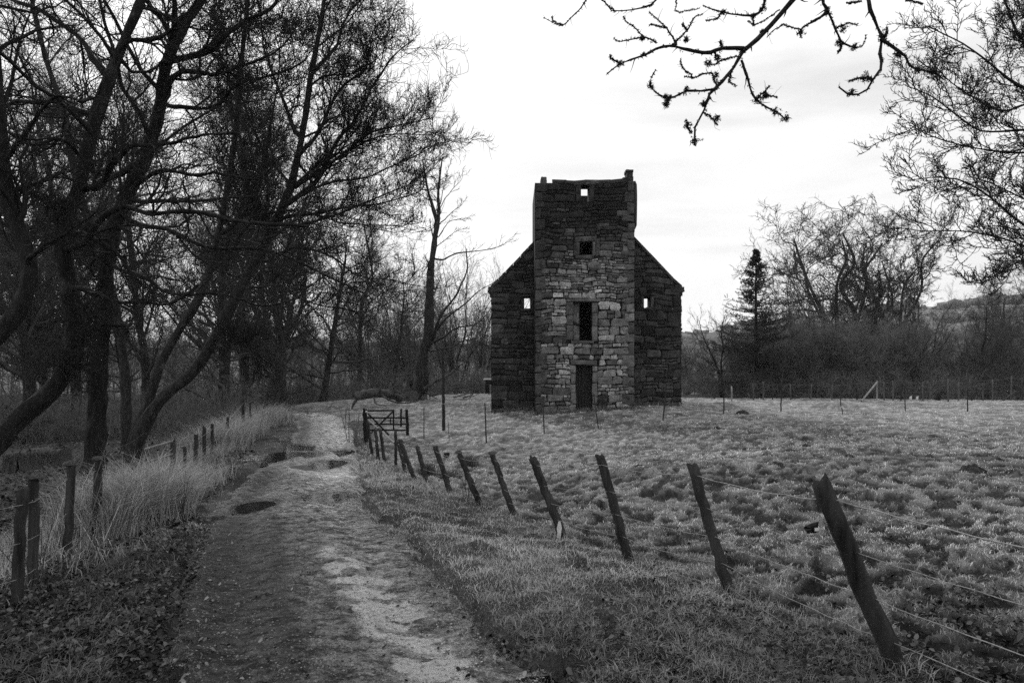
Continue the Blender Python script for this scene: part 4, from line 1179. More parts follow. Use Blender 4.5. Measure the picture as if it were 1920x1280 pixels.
    make_tree('bare_tree', 'great forked tree with two trunks leaning right and fan-shaped crown reaching over the track', [(sa, .15, .04), (sb, .115, .03)],
              [dict(n=9, t0=.40, t1=1, ang=50, angj=16, lenf=.36, K=10, wob=.28, up=.04, rf=.42, taper=.35, rmin=.011, sides=5, bias=(.35, 0, 0)),
               dict(n=19, t0=.12, t1=1, ang=44, angj=16, lenf=.36, K=8, wob=.26, up=.09, rf=.5, taper=.3, lmin=.55, rmin=.010, sides=4),
               dict(n=16, t0=.08, t1=1, ang=47, angj=16, lenf=.46, K=6, wob=.30, up=.10, rf=.6, taper=.2, rmin=.0075, lmin=.32, sides=3),
               dict(n=5, t0=.15, t1=1, ang=45, angj=18, lenf=.5, K=4, wob=.25, up=.08, rf=.7, taper=.3, rmin=.0058, lmin=.16, sides=3)],
              'bark_mid', 'twig_dark', 14, limbs=limbs, stemsides=12, rough=.07)
    # thinner grey trunk between the two dark ones
    s = PL((236,905,20),(238,800,20),(232,700,20),(222,620,20),(205,540,20),(170,430,20),(142,330,20),(128,236,20),(104,168,20),(80,90,20),(60,0,20),(50,-120,20.5))
    make_tree('bare_tree', 'slender grey-barked tree rising behind the two dark trunks at left', [(s, .15, .04)],
              [dict(n=26, t0=.3, t1=1, ang=50, angj=14, lenf=.26, K=8, wob=.18, up=.05, rf=.42, taper=.3, rmin=.012, sides=4),
               dict(n=9, t0=.1, t1=1, ang=45, angj=15, lenf=.48, K=6, wob=.2, up=.05, rf=.55, taper=.45, rmin=.008, sides=3),
               dict(n=7, t0=.1, t1=1, ang=46, angj=16, lenf=.5, K=5, wob=.22, up=.06, rf=.6, taper=.4, rmin=.005, lmin=.2, sides=3),
               dict(n=4, t0=.1, t1=1, ang=46, angj=16, lenf=.5, K=4, wob=.22, up=.06, rf=.6, taper=.4, rmin=.0038, lmin=.15, sides=3)],
              'bark_mid', 'twig_mid', 15)
near_trees()

# generic trees in the wood: a few built, the rest copies
def generic_stem(rng, h, r, lean=(0, 0), K=10, wob=.05):
    s = np.linspace(0, 1, K); c = np.zeros((K, 3)); c[:, 2] = s*h; c[:, 0] = lean[0]*s**1.4*h; c[:, 1] = lean[1]*s**1.4*h
    c[1:, :2] += np.cumsum(rng.normal(size=(K-1, 2))*h*wob/K, axis=0); return c
PROTO = {}
def proto_tree(key, seed, h, r, kind):
    rng = R_(seed); c = generic_stem(rng, h, r, (rng.normal()*.07, 0), wob=.16)
    if kind == 'tall':        # narrow upright woodland tree
        r *= .7; st = [(c, r, r*.15)]
        lv = [dict(n=30, t0=.16, t1=1, ang=42, angj=12, lenf=.34, K=8, wob=.12, up=.08, rf=.45, taper=.55, rmin=.016, sides=4),
              dict(n=11, t0=.15, t1=1, ang=42, angj=14, lenf=.45, K=6, wob=.26, up=.05, rf=.5, taper=.35, rmin=.016, sides=3),
              dict(n=8, t0=.15, t1=1, ang=42, angj=16, lenf=.5, K=5, wob=.28, up=.04, rf=.6, taper=.4, rmin=.008, lmin=.3, sides=3),
              dict(n=3, t0=.2, t1=1, ang=40, angj=14, lenf=.5, K=3, wob=.18, up=.06, rf=.6, taper=.4, rmin=.006, lmin=.25, sides=3)]
    elif kind == 'spread':    # short trunk, wide dense crown
        st = [(c[:], r, r*.2)]
        lv = [dict(n=30, t0=.08, t1=1, ang=64, angj=16, lenf=.62, K=9, wob=.18, up=.05, rf=.4, taper=.35, rmin=.016, sides=4),
              dict(n=11, t0=.1, t1=1, ang=45, angj=15, lenf=.42, K=6, wob=.2, up=.04, rf=.5, taper=.45, rmin=.011, sides=3),
              dict(n=8, t0=.1, t1=1, ang=45, angj=16, lenf=.45, K=5, wob=.22, up=.03, rf=.6, taper=.4, rmin=.008, lmin=.3, sides=3),
              dict(n=3, t0=.2, t1=1, ang=45, angj=14, lenf=.5, K=3, wob=.2, up=.03, rf=.6, taper=.4, rmin=.006, lmin=.25, sides=3)]
    elif kind == 'round':     # several ascending leaders, gnarled rounded crown
        st = []
        for k in range(5):
            a = k*1.25+rng.random(); e = (.08, .42, .36, .45, .30)[k]*rng.uniform(.85, 1.15)
            base = c[2]; L = h*(.62+.18*rng.random())
            p = [c[0], c[2]]
            for q in (.2, .4, .6, .8, 1.0):
                p.append(base+np.array([math.cos(a)*e*L*q**.9, math.sin(a)*e*L*q**.9, L*q**1.05])+rng.normal(size=3)*h*.03)
            st.append((np.array(p), r*(.75 if k else 1), r*.2))
        lv = [dict(n=9, t0=.25, t1=1, ang=48, angj=14, lenf=.42, K=10, wob=.36, up=.04, rf=.6, taper=.2, rmin=.045, sides=4),
              dict(n=9, t0=.15, t1=1, ang=44, angj=14, lenf=.46, K=7, wob=.36, up=.05, rf=.6, taper=.25, rmin=.028, sides=3),
              dict(n=8, t0=.2, t1=1, ang=42, angj=14, lenf=.46, K=5, wob=.36, up=.07, rf=.6, taper=.3, rmin=.024, lmin=.35, sides=3),
              dict(n=4, t0=.3, t1=1, ang=38, angj=14, lenf=.5, K=4, wob=.22, up=.1, rf=.65, taper=.3, rmin=.013, lmin=.25, sides=3)]
    else:                     # 'bush': many thin stems from the ground
        st = []
        for k in range(12):
            a = rng.random()*6.28; e = rng.uniform(.15, .75); L = h*rng.uniform(.7, 1.05)
            p = [np.array([math.cos(a)*.1, math.sin(a)*.1, 0])]+[np.array([math.cos(a)*e*L*q, math.sin(a)*e*L*q, L*q**.85])+rng.normal(size=3)*h*.03 for q in (.25, .5, .75, 1.)]
            st.append((np.array(p), r*rng.uniform(.5, 1), r*.15))
        lv = [dict(n=11, t0=.12, t1=1, ang=40, angj=14, lenf=.42, K=6, wob=.2, up=.05, rf=.5, taper=.4, rmin=.012, sides=3),
              dict(n=8, t0=.12, t1=1, ang=40, angj=14, lenf=.48, K=5, wob=.2, up=.05, rf=.6, taper=.4, rmin=.009, lmin=.3, sides=3),
              dict(n=6, t0=.15, t1=1, ang=40, angj=14, lenf=.5, K=4, wob=.2, up=.05, rf=.6, taper=.4, rmin=.007, lmin=.25, sides=3)]
    return st, lv
def put(key, name, label, px, d, height, kind, seed, group, bark='bark_mid', twig='twig_far', rot=0, cat='tree', pk=None, sx=1., sink_=.1):
    """height in m; a proto is built once per pk and copied"""
    b = P(px, 0, d); z = gz(b[0], b[1])-sink_
    if pk not in PROTO:
        st, lv = proto_tree(key, seed, height, max(.03, height*(.022 if kind != 'bush' else .012)), kind)
        root, _ = make_tree(name, label, st, lv, bark, twig, seed, group, cat, base=np.zeros(3), stemsides=7)
        PROTO[pk] = (root, height); o = root; s = 1.
    else:
        r0, h0 = PROTO[pk]; o = copy_tree(r0); o.name = name; s = height/h0
        o['label'] = label; o['category'] = cat
        if group: o['group'] = group
        elif 'group' in o: del o['group']
    o.location = (b[0], b[1], z); o.rotation_euler = (0, 0, rot); o.scale = (s*sx, s*sx, s)
    return o
GW = 'bare trees of the wood behind the track'
# behind the near trees, left wood
W = [(-260, 24, 13, 'tall', 'bare tree beyond the left edge, mostly outside the frame'),
     (30, 27, 14, 'tall', 'tall bare tree behind the thick curving trunk at the left edge'),
     (150, 34, 17, 'tall', 'tall bare tree behind the gap between the two near dark trunks'),
     (285, 31, 15, 'tall', 'straight bare tree seen just behind the leaning forked trunks'),
     (395, 40, 19, 'tall', 'tall straight bare tree above the rail gate in the left fence'),
     (470, 47, 22, 'tall', 'tall upright bare tree above the twin posts of the left fence'),
     (540, 38, 16, 'tall', 'upright bare tree just left of where the track bends'),
     (660, 56, 15, 'tall', 'slim bare tree behind the fallen log'),
     (90, 46, 18, 'tall', 'far bare tree between the left-edge trunks'),
     (-120, 38, 18, 'tall', 'far bare tree at the left margin of the wood')]
protos = {0: 'ta', 1: 'tb', 2: 'tc'}
for i, (px, d, h, k, lab) in enumerate(W):
    put('w', 'woodland_tree', lab, px, d, h, k, 300+i, GW, 'bark_mid', 'twig_mid', rot=i*2.1, pk=protos[i % 3])
S = [(603, 46, 11.0, 'dense low-spreading tree with short stout trunk at the far bend of the track'),
     (415, 31, 8.0, 'wide-spreading bushy tree behind the tall dead grass of the left fence'),
     (250, 42, 9.5, 'low spreading tree deep in the wood behind the leaning trunks'),
     (60, 34, 8.5, 'low spreading tree behind the mossy dyke at left'),
     (735, 52, 9.0, 'spreading dark tree behind the fallen log and hollow stump'),
     (520, 50, 11, 'broad bushy tree closing the view behind the track bend')]
for i, (px, d, h, lab) in enumerate(S):
    put('s', 'spreading_tree', lab, px, d, h, 'spread', 330+i, GW, 'bark_mid', 'twig_mid', rot=i*1.7, pk='sa' if i % 2 == 0 else 'sb')
GF = 'upright grey trees between the wood and the tower'
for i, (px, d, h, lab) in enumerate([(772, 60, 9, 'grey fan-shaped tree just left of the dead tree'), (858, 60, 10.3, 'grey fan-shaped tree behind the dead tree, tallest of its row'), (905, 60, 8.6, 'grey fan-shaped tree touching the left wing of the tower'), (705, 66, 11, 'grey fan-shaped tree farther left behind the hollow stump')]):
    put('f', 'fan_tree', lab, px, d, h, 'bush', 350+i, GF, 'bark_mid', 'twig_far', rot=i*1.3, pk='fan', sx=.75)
# right side
put('r', 'broadleaf_tree', 'large gnarled bare tree with rounded crown beside the spruce', 1562, 62, 15.2, 'round', 361, 'rounded bare trees beyond the pasture', 'bark_mid', 'twig_mid', pk='ra', rot=.4)
put('r', 'broadleaf_tree', 'gnarled bare tree with rounded crown rising right of the largest one', 1668, 60, 13.4, 'round', 362, 'rounded bare trees beyond the pasture', 'bark_mid', 'twig_mid', pk='rb', rot=2.0, sx=.85)
put('r', 'broadleaf_tree', 'smaller denser rounded tree between the spruce and the largest bare tree', 1500, 58, 9.6, 'spread', 363, 'rounded bare trees beyond the pasture', 'bark_mid', 'twig_mid', pk='sa', rot=2.4, sx=.7)
for i, (px, d, h, k, lab, pk) in enumerate([(500, 46, 13.5, 'round', 'large gnarled many-stemmed bare tree behind the leaning forked trunks', 'ra'), (60, 40, 16, 'round', 'gnarled tree filling the far left corner of the wood', 'rb')]):
    put('w', 'woodland_tree', lab, px, d, h, k, 600+i, GW, 'bark_mid', 'twig_mid', rot=1+i*2.3, pk=pk)
GB = 'thicket bushes along the far side of the pasture'
Bq = [(1288, 54, 4.6, 'grey bush tight against the right corner of the tower'), (1322, 62, 3.6, 'low bush left of the young bare tree'), (1385, 56, 3.4, 'low bush at the foot of the spruce, left side'), (1430, 52, 3.6, 'dense bush below the spruce'),
      (1480, 50, 4.6, 'dense bush right of the spruce foot'), (1535, 50, 4.9, 'dense dark bush below the largest rounded tree'), (1595, 52, 4.8, 'dense dark bush behind the slanting fence brace'), (1655, 54, 4.6, 'bush below the second rounded tree'),
      (1735, 60, 3.6, 'low bush behind the two white posts'), (1800, 62, 4.2, 'bush left of the dark mass at the right edge'), (1450, 60, 6.0, 'taller bush hiding the lower spruce'), (1620, 62, 6.3, 'taller bush between the two rounded trees')]
for i, (px, d, h, lab) in enumerate(Bq):
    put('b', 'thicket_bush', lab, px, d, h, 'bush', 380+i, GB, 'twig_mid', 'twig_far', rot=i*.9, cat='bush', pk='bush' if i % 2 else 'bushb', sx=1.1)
GS = 'bare shrubs and trees closing the right side of the pasture'
for i, (px, d, h, k, lab, pk) in enumerate([(1702, 50, 6.4, 'bush', 'tall forked shrub with thin ascending stems behind the right stretch of netting', 'fan'), (1850, 48, 6.6, 'spread', 'dark tangled tree left of the right edge behind the netting', 'sb'), (1925, 44, 8.4, 'spread', 'dark tangled tree on the right edge', 'sa'),
      (1890, 60, 9.0, 'spread', 'bushy tree behind the tangled pair at the right edge', 'sb'), (1800, 66, 7.6, 'bush', 'fine-twigged grey tree where the hill meets the right thicket', 'fan'), (2010, 52, 10, 'spread', 'bushy tree just beyond the right edge', 'sa')]):
    put('s', 'hedgerow_tree', lab, px, d, h, k, 400+i, GS, 'bark_mid', 'twig_mid', rot=2+i*1.9, pk=pk, sx=.85 if pk == 'fan' else .9)
# young bare tree right of the tower
s1 = sink(PL((1356,748,46),(1354,715,46),(1352,680,46),(1356,650,46),(1353,620,46),(1360,590,46)))
s2 = sink(PL((1353,748,46.1),(1348,700,46),(1332,660,46),(1318,630,46),(1310,600,46)))
make_tree('young_tree', 'thin young bare tree with two stems standing between the tower and the spruce', [(s1, .09, .02), (s2, .08, .018)],
          [dict(n=12, t0=.25, t1=1, ang=35, angj=10, lenf=.4, K=7, wob=.1, up=.1, rf=.5, taper=.5, rmin=.014, sides=4), dict(n=6, t0=.2, t1=1, ang=35, angj=10, lenf=.45, K=5, wob=.12, up=.08, rf=.5, taper=.5, rmin=.009, lmin=.3, sides=3),
           dict(n=3, t0=.2, t1=1, ang=35, angj=10, lenf=.5, K=4, wob=.12, up=.08, rf=.5, taper=.5, rmin=.006, lmin=.25, sides=3)], 'bark_near', 'twig_dark', 421)

def dead_tree():
    d = 40
    s = PL((778,748,d),(787,725,d),(792,670,d),(802,632,d),(804,590,d),(805,560,d),(807,520,d),(811,486,d),(818,440,d),(819,415,d),(813,392,d),(801,358,d),(793,325,d),(787,302,d))
    s2 = PL((806,540,d),(811,480,d),(819,430,d),(822,395,d),(822,360,d),(825,320,d),(828,292,d))
    L = [(PL((800,645,d),(812,615,39.5),(828,593,39.3),(845,565,39),(860,540,39),(872,510,39),(876,476,39)), .13, .03),
         (PL((811,485,d),(845,480,39.6),(875,470,39.4),(913,468,39.2),(938,462,39),(962,455,39)), .075, .012),
         (PL((800,652,d),(828,632,39.5),(855,617,39.2),(893,602,39),(920,580,38.8)), .11, .02),
         (PL((812,622,39.6),(835,600,39.3),(865,579,39.1),(898,550,39),(925,524,38.8),(945,505,38.7)), .09, .012),
         (PL((803,655,d),(820,657,39.4),(846,650,39.2),(880,640,39),(900,642,38.8),(925,655,38.6)), .07, .02),
         (PL((818,425,d),(838,405,d),(858,390,d),(872,378,d)), .05, .01), (PL((815,450,d),(838,425,d),(855,412,d),(880,410,d)), .05, .01), (PL((812,470,d),(835,448,d),(862,432,d),(874,428,d)), .04, .01),
         (PL((822,395,d),(838,370,d),(860,345,d),(872,322,d)), .04, .01), (PL((805,570,d),(815,545,d),(828,520,d)), .05, .02),
         (PL((820,400,d),(832,360,d),(840,320,d),(850,300,d)), .04, .01), (PL((805,362,d),(790,320,d),(783,280,d),(776,262,d)), .035, .01), (PL((810,390,d),(795,350,d),(782,320,d)), .03, .01)]
    root, cur = make_tree('dead_tree', 'half-dead leaning tree with tall thin top growing from the hollow stump', [(s, .36, .03), (s2, .16, .03)],
          [dict(n=6, t0=.5, t1=1, ang=38, angj=12, lenf=.16, K=7, wob=.14, up=.08, rf=.35, taper=.4, rmin=.018, sides=4),
           dict(n=7, t0=.4, t1=1, ang=40, angj=12, lenf=.3, K=6, wob=.18, up=.08, rf=.45, taper=.4, rmin=.013, sides=3),
           dict(n=4, t0=.2, t1=1, ang=42, angj=14, lenf=.42, K=4, wob=.2, up=.1, rf=.6, taper=.3, rmin=.012, lmin=.2, sides=3)], 'bark_mid', 'twig_dark', 430, limbs=L, stemsides=12, rough=.06)
    # hollow flared stump with broken shell
    rng = R_(9); c0 = P(772, 752, d); c0[2] = gz(c0[0], c0[1])-.15
    ns = 26; V = []; hs = np.linspace(0, 1, 9)
    topz = (P(0, 692, d)[2]-c0[2])
    for k, h in enumerate(hs):
        for j in range(ns):
            a = j*2*np.pi/ns
            r = (.55+.42*(1-h)**2.2*(1+.35*math.cos(5*a+1)))*(1+.05*rng.normal())
            top = topz*(.55+.45*abs(math.cos(a*.5-.2))**2+.10*rng.normal()*(k == 8))
            V.append([c0[0]+r*math.cos(a)*1.0+.16*h, c0[1]+r*math.sin(a)*.8, c0[2]+top*h])
    n1 = len(V)
    for k, h in enumerate(hs[::-1]):
        for j in range(ns):
            v = np.array(V[(8-k)*ns+j]); c = np.array([c0[0]+.16*h, c0[1], v[2]]); V.append(list(c+(v-c)*.78))
    f = [[k*ns+j, k*ns+(j+1) % ns, (k+1)*ns+(j+1) % ns, (k+1)*ns+j] for k in range(8) for j in range(ns)]
    f += [[8*ns+j, 8*ns+(j+1) % ns, n1+(j+1) % ns, n1+j] for j in range(ns)]
    f += [[n1+k*ns+j, n1+k*ns+(j+1) % ns, n1+(k+1)*ns+(j+1) % ns, n1+(k+1)*ns+j] for k in range(8) for j in range(ns)]
    mesh_obj('hollow_stump', np.array(V), [np.array(f)], M['log'], root)
dead_tree()
def fallen():
    d = 38
    root = empty('fallen_log', P(705,748,d), 'thick fallen log with pale top lying left of the hollow stump', 'log')
    root.location.z = gz(root.location.x, root.location.y)
    z0 = P(0, 740, d)[2]
    t = Tubes(); rng = R_(4)
    c = wig(rng, PL((666,744,37),(690,738,37.3),(712,735,37.8),(735,741,38.3),(750,748,38.8)), 18, .03)
    t.add(c, np.interp(np.linspace(0, 1, 18), [0, .05, .5, 1], [.20, .25, .24, .18])*(1+.05*rng.normal(size=18)), 14, rng, .09)
    t.add(np.stack([c[0], c[0]-(c[1]-c[0])*.05]), np.array([.22, .02]), 14); t.build('trunk', M['log'], root)
    t = Tubes()
    for pts, r in ((PL((715,740,37.6),(735,752,37.2),(760,756,37),(785,752,37)), .06), (PL((700,742,37.4),(705,756,36.8),(725,760,36.6)), .05), (PL((735,741,38),(745,733,37.8),(757,742,37.5)), .06), (PL((668,748,37),(662,760,36.8),(660,772,36.7)), .09)):
        t.add(wig(rng, pts, 10, .02), np.linspace(r, r*.4, 10), 7, rng, .05)
    t.build('broken_branch', M['log'], root)
    root = empty('fallen_branch', P(800,745,39), 'long bleached broken limb rising to the right of the hollow stump', 'branch')
    L = PL((796,728,39),(815,716,38.7),(830,708,38.5),(845,700,38.3),(853,692,38.1),(862,684,38),(868,680,38)); t = Tubes()
    t.add(wig(rng, L, 14, .02), np.linspace(.09, .04, 14), 7, rng, .05); t.add(wig(rng, PL((858,692,38.2),(872,700,38),(888,704,38)), 8, .02), np.linspace(.035, .015, 8), 5)
    t.build('limb', M['log'], root)
    root = empty('fallen_branch', P(870,745,40), 'tangle of bleached fallen branches lying between dead tree and tower', 'branch'); t = Tubes()
    for pts, r in ((PL((805,742,39.5),(830,738,39.4),(850,732,39.3),(880,731,39.2),(892,735,39.2)), .055), (PL((835,733,39.6),(860,726,39.5),(885,728,39.4),(905,736,39.3)), .045), (PL((868,746,39),(885,740,39),(893,728,39),(898,722,39)), .045),
                   (PL((850,745,39.2),(875,738,39.2),(895,732,39.2),(912,724,39.2)), .035), (PL((880,745,39.8),(898,738,39.7),(905,730,39.7)), .03), (PL((798,735,39.6),(812,744,39.2),(826,750,39)), .04)):
        t.add(wig(rng, pts, 12, .02), np.linspace(r, r*.35, 12), 6, rng, .05)
    t.build('limb', M['log'], root)
fallen()
def conifer():
    rng = R_(50); d = 47
    b = P(1418, 745, d); b[2] = gz(b[0], b[1])-.2; top = P(1417, 468, d)
    H = top[2]-b[2]
    root = empty('spruce_tree', b, 'dark pointed spruce standing alone right of the tower', 'tree')
    t = Tubes(); s = np.linspace(0, 1, 12); c = b+(top-b)*s[:, None]; t.add(c, np.linspace(.24, .012, 12), 8); t.build('trunk', M['bark_near'], root)
    BP = []; BR = []
    z = .08
    while z < .985:
        k = rng.integers(4, 8)
        for j in range(k):
            a = rng.random()*6.283; L = (5.4*min(1-z, .8)**1.2+.06)*rng.choice([.5, .75, .95, 1.05, 1.25])*rng.uniform(.85, 1.1)
            if math.cos(a) < -.6 and z < .5: L *= 1.12
            if rng.random() < .05: continue
            q = np.linspace(0, 1, 9)
            out = L*q; up = L*(-.22*q*(1-z)+.38*q**2*(.4+z*.6)) + q*L*.5*max(0, z-.55)
            p0 = b+(top-b)*(z+rng.uniform(-.006, .006))
            BP.append(np.stack([p0[0]+out*math.cos(a), p0[1]+out*math.sin(a), p0[2]+up], 1)); BR.append(np.linspace(.035*(1-z)+.012, .008, 9))
        z += .017
    BP = np.array(BP); BR = np.array(BR)
    cb = Tubes(); cb.add(BP, BR, 3)
    p2, r2 = spawn(rng, BP, BR, 13, t0=.18, t1=1, ang=52, angj=8, lenf=.26, K=4, wob=.08, up=.02, rf=.5, taper=.5, rmin=.007, flat=.75, lmin=.12)
    cb.add(p2, r2, 3)
    p3, r3 = spawn(rng, p2, r2, 11, t0=.1, t1=1, ang=48, angj=12, lenf=.3, K=2, wob=.05, up=.0, rf=.8, taper=.2, rmin=.011, lmin=.08, lmax=.3)
    cb.add(p3, r3, 3)
    cb.build('crown', M['needles'], root)
    # small dark conifer behind the rounded trees
    o = copy_tree(root); o['label'] = 'small dark conifer tucked behind the second rounded bare tree'; q = P(1632, 0, 66); o.location = (q[0], q[1], gz(q[0], q[1])-.2); o.scale = (.5, .5, .62); o.rotation_euler = (0, 0, 2)
conifer()

def right_big_tree():
    d = 15
    s = PL((2290,860,15),(2270,700,15),(2250,500,15.2),(2230,300,15.3),(2200,100,15.4),(2180,-150,15.4),(2170,-400,15.5))
    limbs = [(PL((2230,330,15.2),(2120,260,14.8),(2010,210,14.6),(1920,172,14.4),(1862,129,14.3),(1815,91,14.2),(1767,57,14.1),(1733,29,14)), .09, .012),
             (PL((2235,380,15.2),(2120,320,15),(2010,275,14.9),(1920,249,14.8),(1862,240,14.7),(1790,211,14.6),(1743,182,14.5),(1709,163,14.5)), .08, .010),
             (PL((2240,430,15.2),(2100,340,15.3),(1980,290,15.4),(1900,285,15.4),(1853,276,15.4),(1767,249,15.4),(1716,225,15.4)), .07, .010),
             (PL((2245,480,15.2),(2150,470,14.9),(2040,455,14.6),(1950,436,14.4),(1886,407,14.2),(1838,374,14.1),(1790,340,14),(1747,321,13.9),(1708,311,13.9)), .085, .010),
             (PL((2250,540,15.2),(2150,530,15.6),(2040,490,15.8),(1920,455,15.9),(1862,438,15.9),(1790,430,15.9),(1740,425,15.8),(1694,407,15.8)), .07, .009),
             (PL((2250,560,15.2),(2140,560,14.7),(2030,530,14.5),(1950,490,14.4),(1900,500,14.4),(1850,530,14.4)), .07, .010),
             (PL((2200,100,15.3),(2100,120,15),(2000,110,14.8),(1920,60,14.7),(1860,-10,14.6),(1820,-80,14.6)), .08, .012),
             (PL((2210,200,15.3),(2080,200,15.7),(1960,190,15.9),(1880,200,16),(1800,150,16),(1740,110,16)), .07, .010),
             (PL((2240,430,15.2),(2130,400,15.6),(2020,380,15.8),(1930,370,15.9),(1850,330,15.9)), .06, .010),
             (PL((2190,0,15.3),(2080,20,15.1),(1960,-20,15),(1880,-60,15)), .07, .012)]
    make_tree('bare_tree', 'bare tree whose fine-twigged limbs sweep in from the right edge against the sky', [(s, .34, .1)],
          [dict(n=22, t0=.25, t1=1, ang=65, angj=14, lenf=.30, K=9, wob=.1, up=.02, rf=.25, taper=.3, rmin=.012, sides=5),
           dict(n=28, t0=.12, t1=1, ang=42, angj=12, lenf=.19, K=8, wob=.20, up=.03, rf=.5, taper=.35, rmin=.012, sides=4),
           dict(n=13, t0=.1, t1=1, ang=44, angj=14, lenf=.44, K=6, wob=.28, up=.07, rf=.6, taper=.3, rmin=.0095, lmin=.22, sides=3),
           dict(n=5, t0=.2, t1=1, ang=44, angj=14, lenf=.45, K=5, wob=.26, up=.1, rf=.65, taper=.3, rmin=.0075, lmin=.1, sides=3)], 'bark_near', 'twig_dark', 441, limbs=limbs, stemsides=12)
right_big_tree()

def overhang():
    """tree standing outside the frame at right; one long mossy branch hangs into the top of the view"""
    d = 6.0
    root = empty('overhanging_tree', (8.2, 5.2, gz(8.2, 5.2)), 'mossy lichen-tufted branches hanging from a tree above the top of the view', 'tree')
    rng = R_(61)
    tb = Tubes()
    tr = np.array([[8.2, 5.2, gz(8.2, 5.2)-.2], [8.1, 5.3, 1.5], [7.9, 5.3, 3], [7.8, 5.2, 4.6], [7.5, 5.0, 6.4], [7.3, 4.8, 8.2], [7.2, 4.7, 9.6]])
    tb.add(catmull(tr, 30), np.linspace(.30, .08, 30)*(1+.05*rng.normal(size=30)), 14, rng, .06)
    main = np.vstack([[7.8, 5.2, 4.6], [6.4, 5.5, 5.9], [4.8, 5.8, 6.1], [3.6, 6.0, 5.6], P(1530, -50, 6.05), PL((1489,0,6),(1455,34,6),(1422,67,6),(1393,91,6),(1374,129,5.95),(1345,163,5.9),(1331,177,5.9),(1319,211,5.85),(1297,249,5.8),(1302,268,5.8))])
    A2 = np.vstack([[4.8, 5.8, 6.1], [3.9, 5.6, 5.5], P(1640, -60, 5.7), PL((1628,0,5.6),(1640,43,5.6),(1652,72,5.6),(1649,96,5.6),(1654,122,5.55),(1637,149,5.5),(1621,173,5.5),(1589,177,5.5),(1575,168,5.5))])
    A3 = np.vstack([[3.6, 6.0, 5.6], P(1560, -70, 6.3), PL((1541,0,6.3),(1551,19,6.3),(1522,43,6.3),(1501,55,6.25),(1501,73,6.2))])
    A4 = np.vstack([[4.8, 5.8, 6.1], [2.9, 6.6, 6.4], [1.9, 6.9, 6.0], P(1260, -45, 7), PL((1230,0,7),(1206,14,7),(1153,22,7),(1141,5,7))])
    A5 = np.vstack([[1.9, 6.9, 6.0], P(1130, -40, 7.2), PL((1101,0,7.2),(1079,24,7.2),(1055,48,7.2),(1019,34,7.2))])
    A6 = np.vstack([[2.9, 6.6, 6.4], P(1445, -40, 6.6), PL((1434,0,6.6),(1431,14,6.6),(1412,29,6.6),(1355,22,6.6),(1316,10,6.6))])
    top = [(main, .075, .008), (A2, .035, .006), (A3, .03, .006), (A4, .04, .004), (A5, .02, .003), (A6, .025, .005)]
    subs = [(((1393,91),(1355,91),(1326,101),(1287,93),(1259,86),(1230,91),(1206,103),(1163,120),(1139,137)), .020, .005, 6),
            (((1345,166),(1316,170),(1287,172),(1254,184),(1225,168),(1219,153),(1230,129)), .013, .004, 5.9), (((1254,184),(1252,190),(1247,197)), .01, .006, 5.9),
            (((1390,113),(1402,149),(1417,187),(1446,206),(1474,223)), .013, .006, 5.95), (((1417,187),(1432,173),(1444,160)), .008, .003, 5.95), (((1432,173),(1445,180),(1457,184)), .005, .002, 5.95),
            (((1551,19),(1568,53),(1580,81),(1613,89),(1625,67)), .012, .004, 6.3), (((1580,81),(1572,98)), .008, .004, 6.3), (((1501,55),(1478,50),(1465,48),(1441,66)), .007, .003, 6.25), (((1568,53),(1590,45),(1608,47)), .007, .003, 6.3),
            (((1637,149),(1620,146),(1596,149)), .011, .005, 5.5), (((1652,72),(1671,86),(1695,105),(1709,125),(1752,137),(1768,152)), .016, .005, 5.6), (((1660,70),(1664,54)), .006, .003, 5.6),
            (((1268,84),(1249,52),(1230,35),(1218,24)), .009, .003, 6), (((1230,80),(1206,70),(1170,78),(1152,74)), .008, .003, 6), (((1259,86),(1288,58),(1300,34),(1316,28)), .009, .003, 6),
            (((1206,70),(1190,52),(1172,40),(1168,30)), .006, .002, 6), (((1249,52),(1236,50),(1218,46)), .005, .002, 6), (((1288,58),(1280,45)), .005, .002, 6), (((1163,120),(1150,112),(1143,104)), .008, .004, 6),
            (((1345,163),(1338,148),(1334,138),(1318,138),(1300,146),(1284,144)), .009, .004, 5.95), (((1300,146),(1290,136),(1278,124),(1276,112)), .006, .003, 5.95), (((1372,135),(1367,152),(1379,161)), .006, .003, 5.95),
            (((1319,211),(1333,220),(1344,232)), .008, .004, 5.85), (((1297,249),(1290,238),(1286,226)), .008, .006, 5.8), (((1331,185),(1322,193),(1316,196)), .006, .003, 5.85),
            (((1355,91),(1351,78),(1349,80)), .004, .002, 6), (((1340,98),(1345,118),(1325,122)), .007, .003, 6), (((1345,118),(1370,108),(1388,108)), .006, .003, 6),
            (((1412,29),(1413,48),(1404,40)), .005, .002, 6.6), (((1413,48),(1440,34),(1462,18)), .005, .002, 6.6), (((1355,22),(1342,36),(1324,38)), .006, .003, 6.6), (((1268,0),(1268,22),(1290,20),(1312,16)), .005, .002, 6.6),
            (((1153,22),(1128,0)), .006, .003, 7), (((1206,14),(1222,10),(1226,4)), .006, .002, 7), (((1055,48),(1037,40),(1035,32)), .004, .002, 7.2), (((1614,2),(1600,5),(1588,7)), .004, .002, 5.7), (((1700,0),(1716,5),(1731,7)), .005, .002, 5.7)]
    LP = []; LR = []
    for (p, r0, r1) in top:
        c = wig(rng, p, 46, .012); s = np.linspace(0, 1, 46); r = (r0*(1-s)**1.0+r1*s)*(1+.10*rng.normal(size=46)); tb.add(c, r, 8, rng, .12); LP.append((c, r))
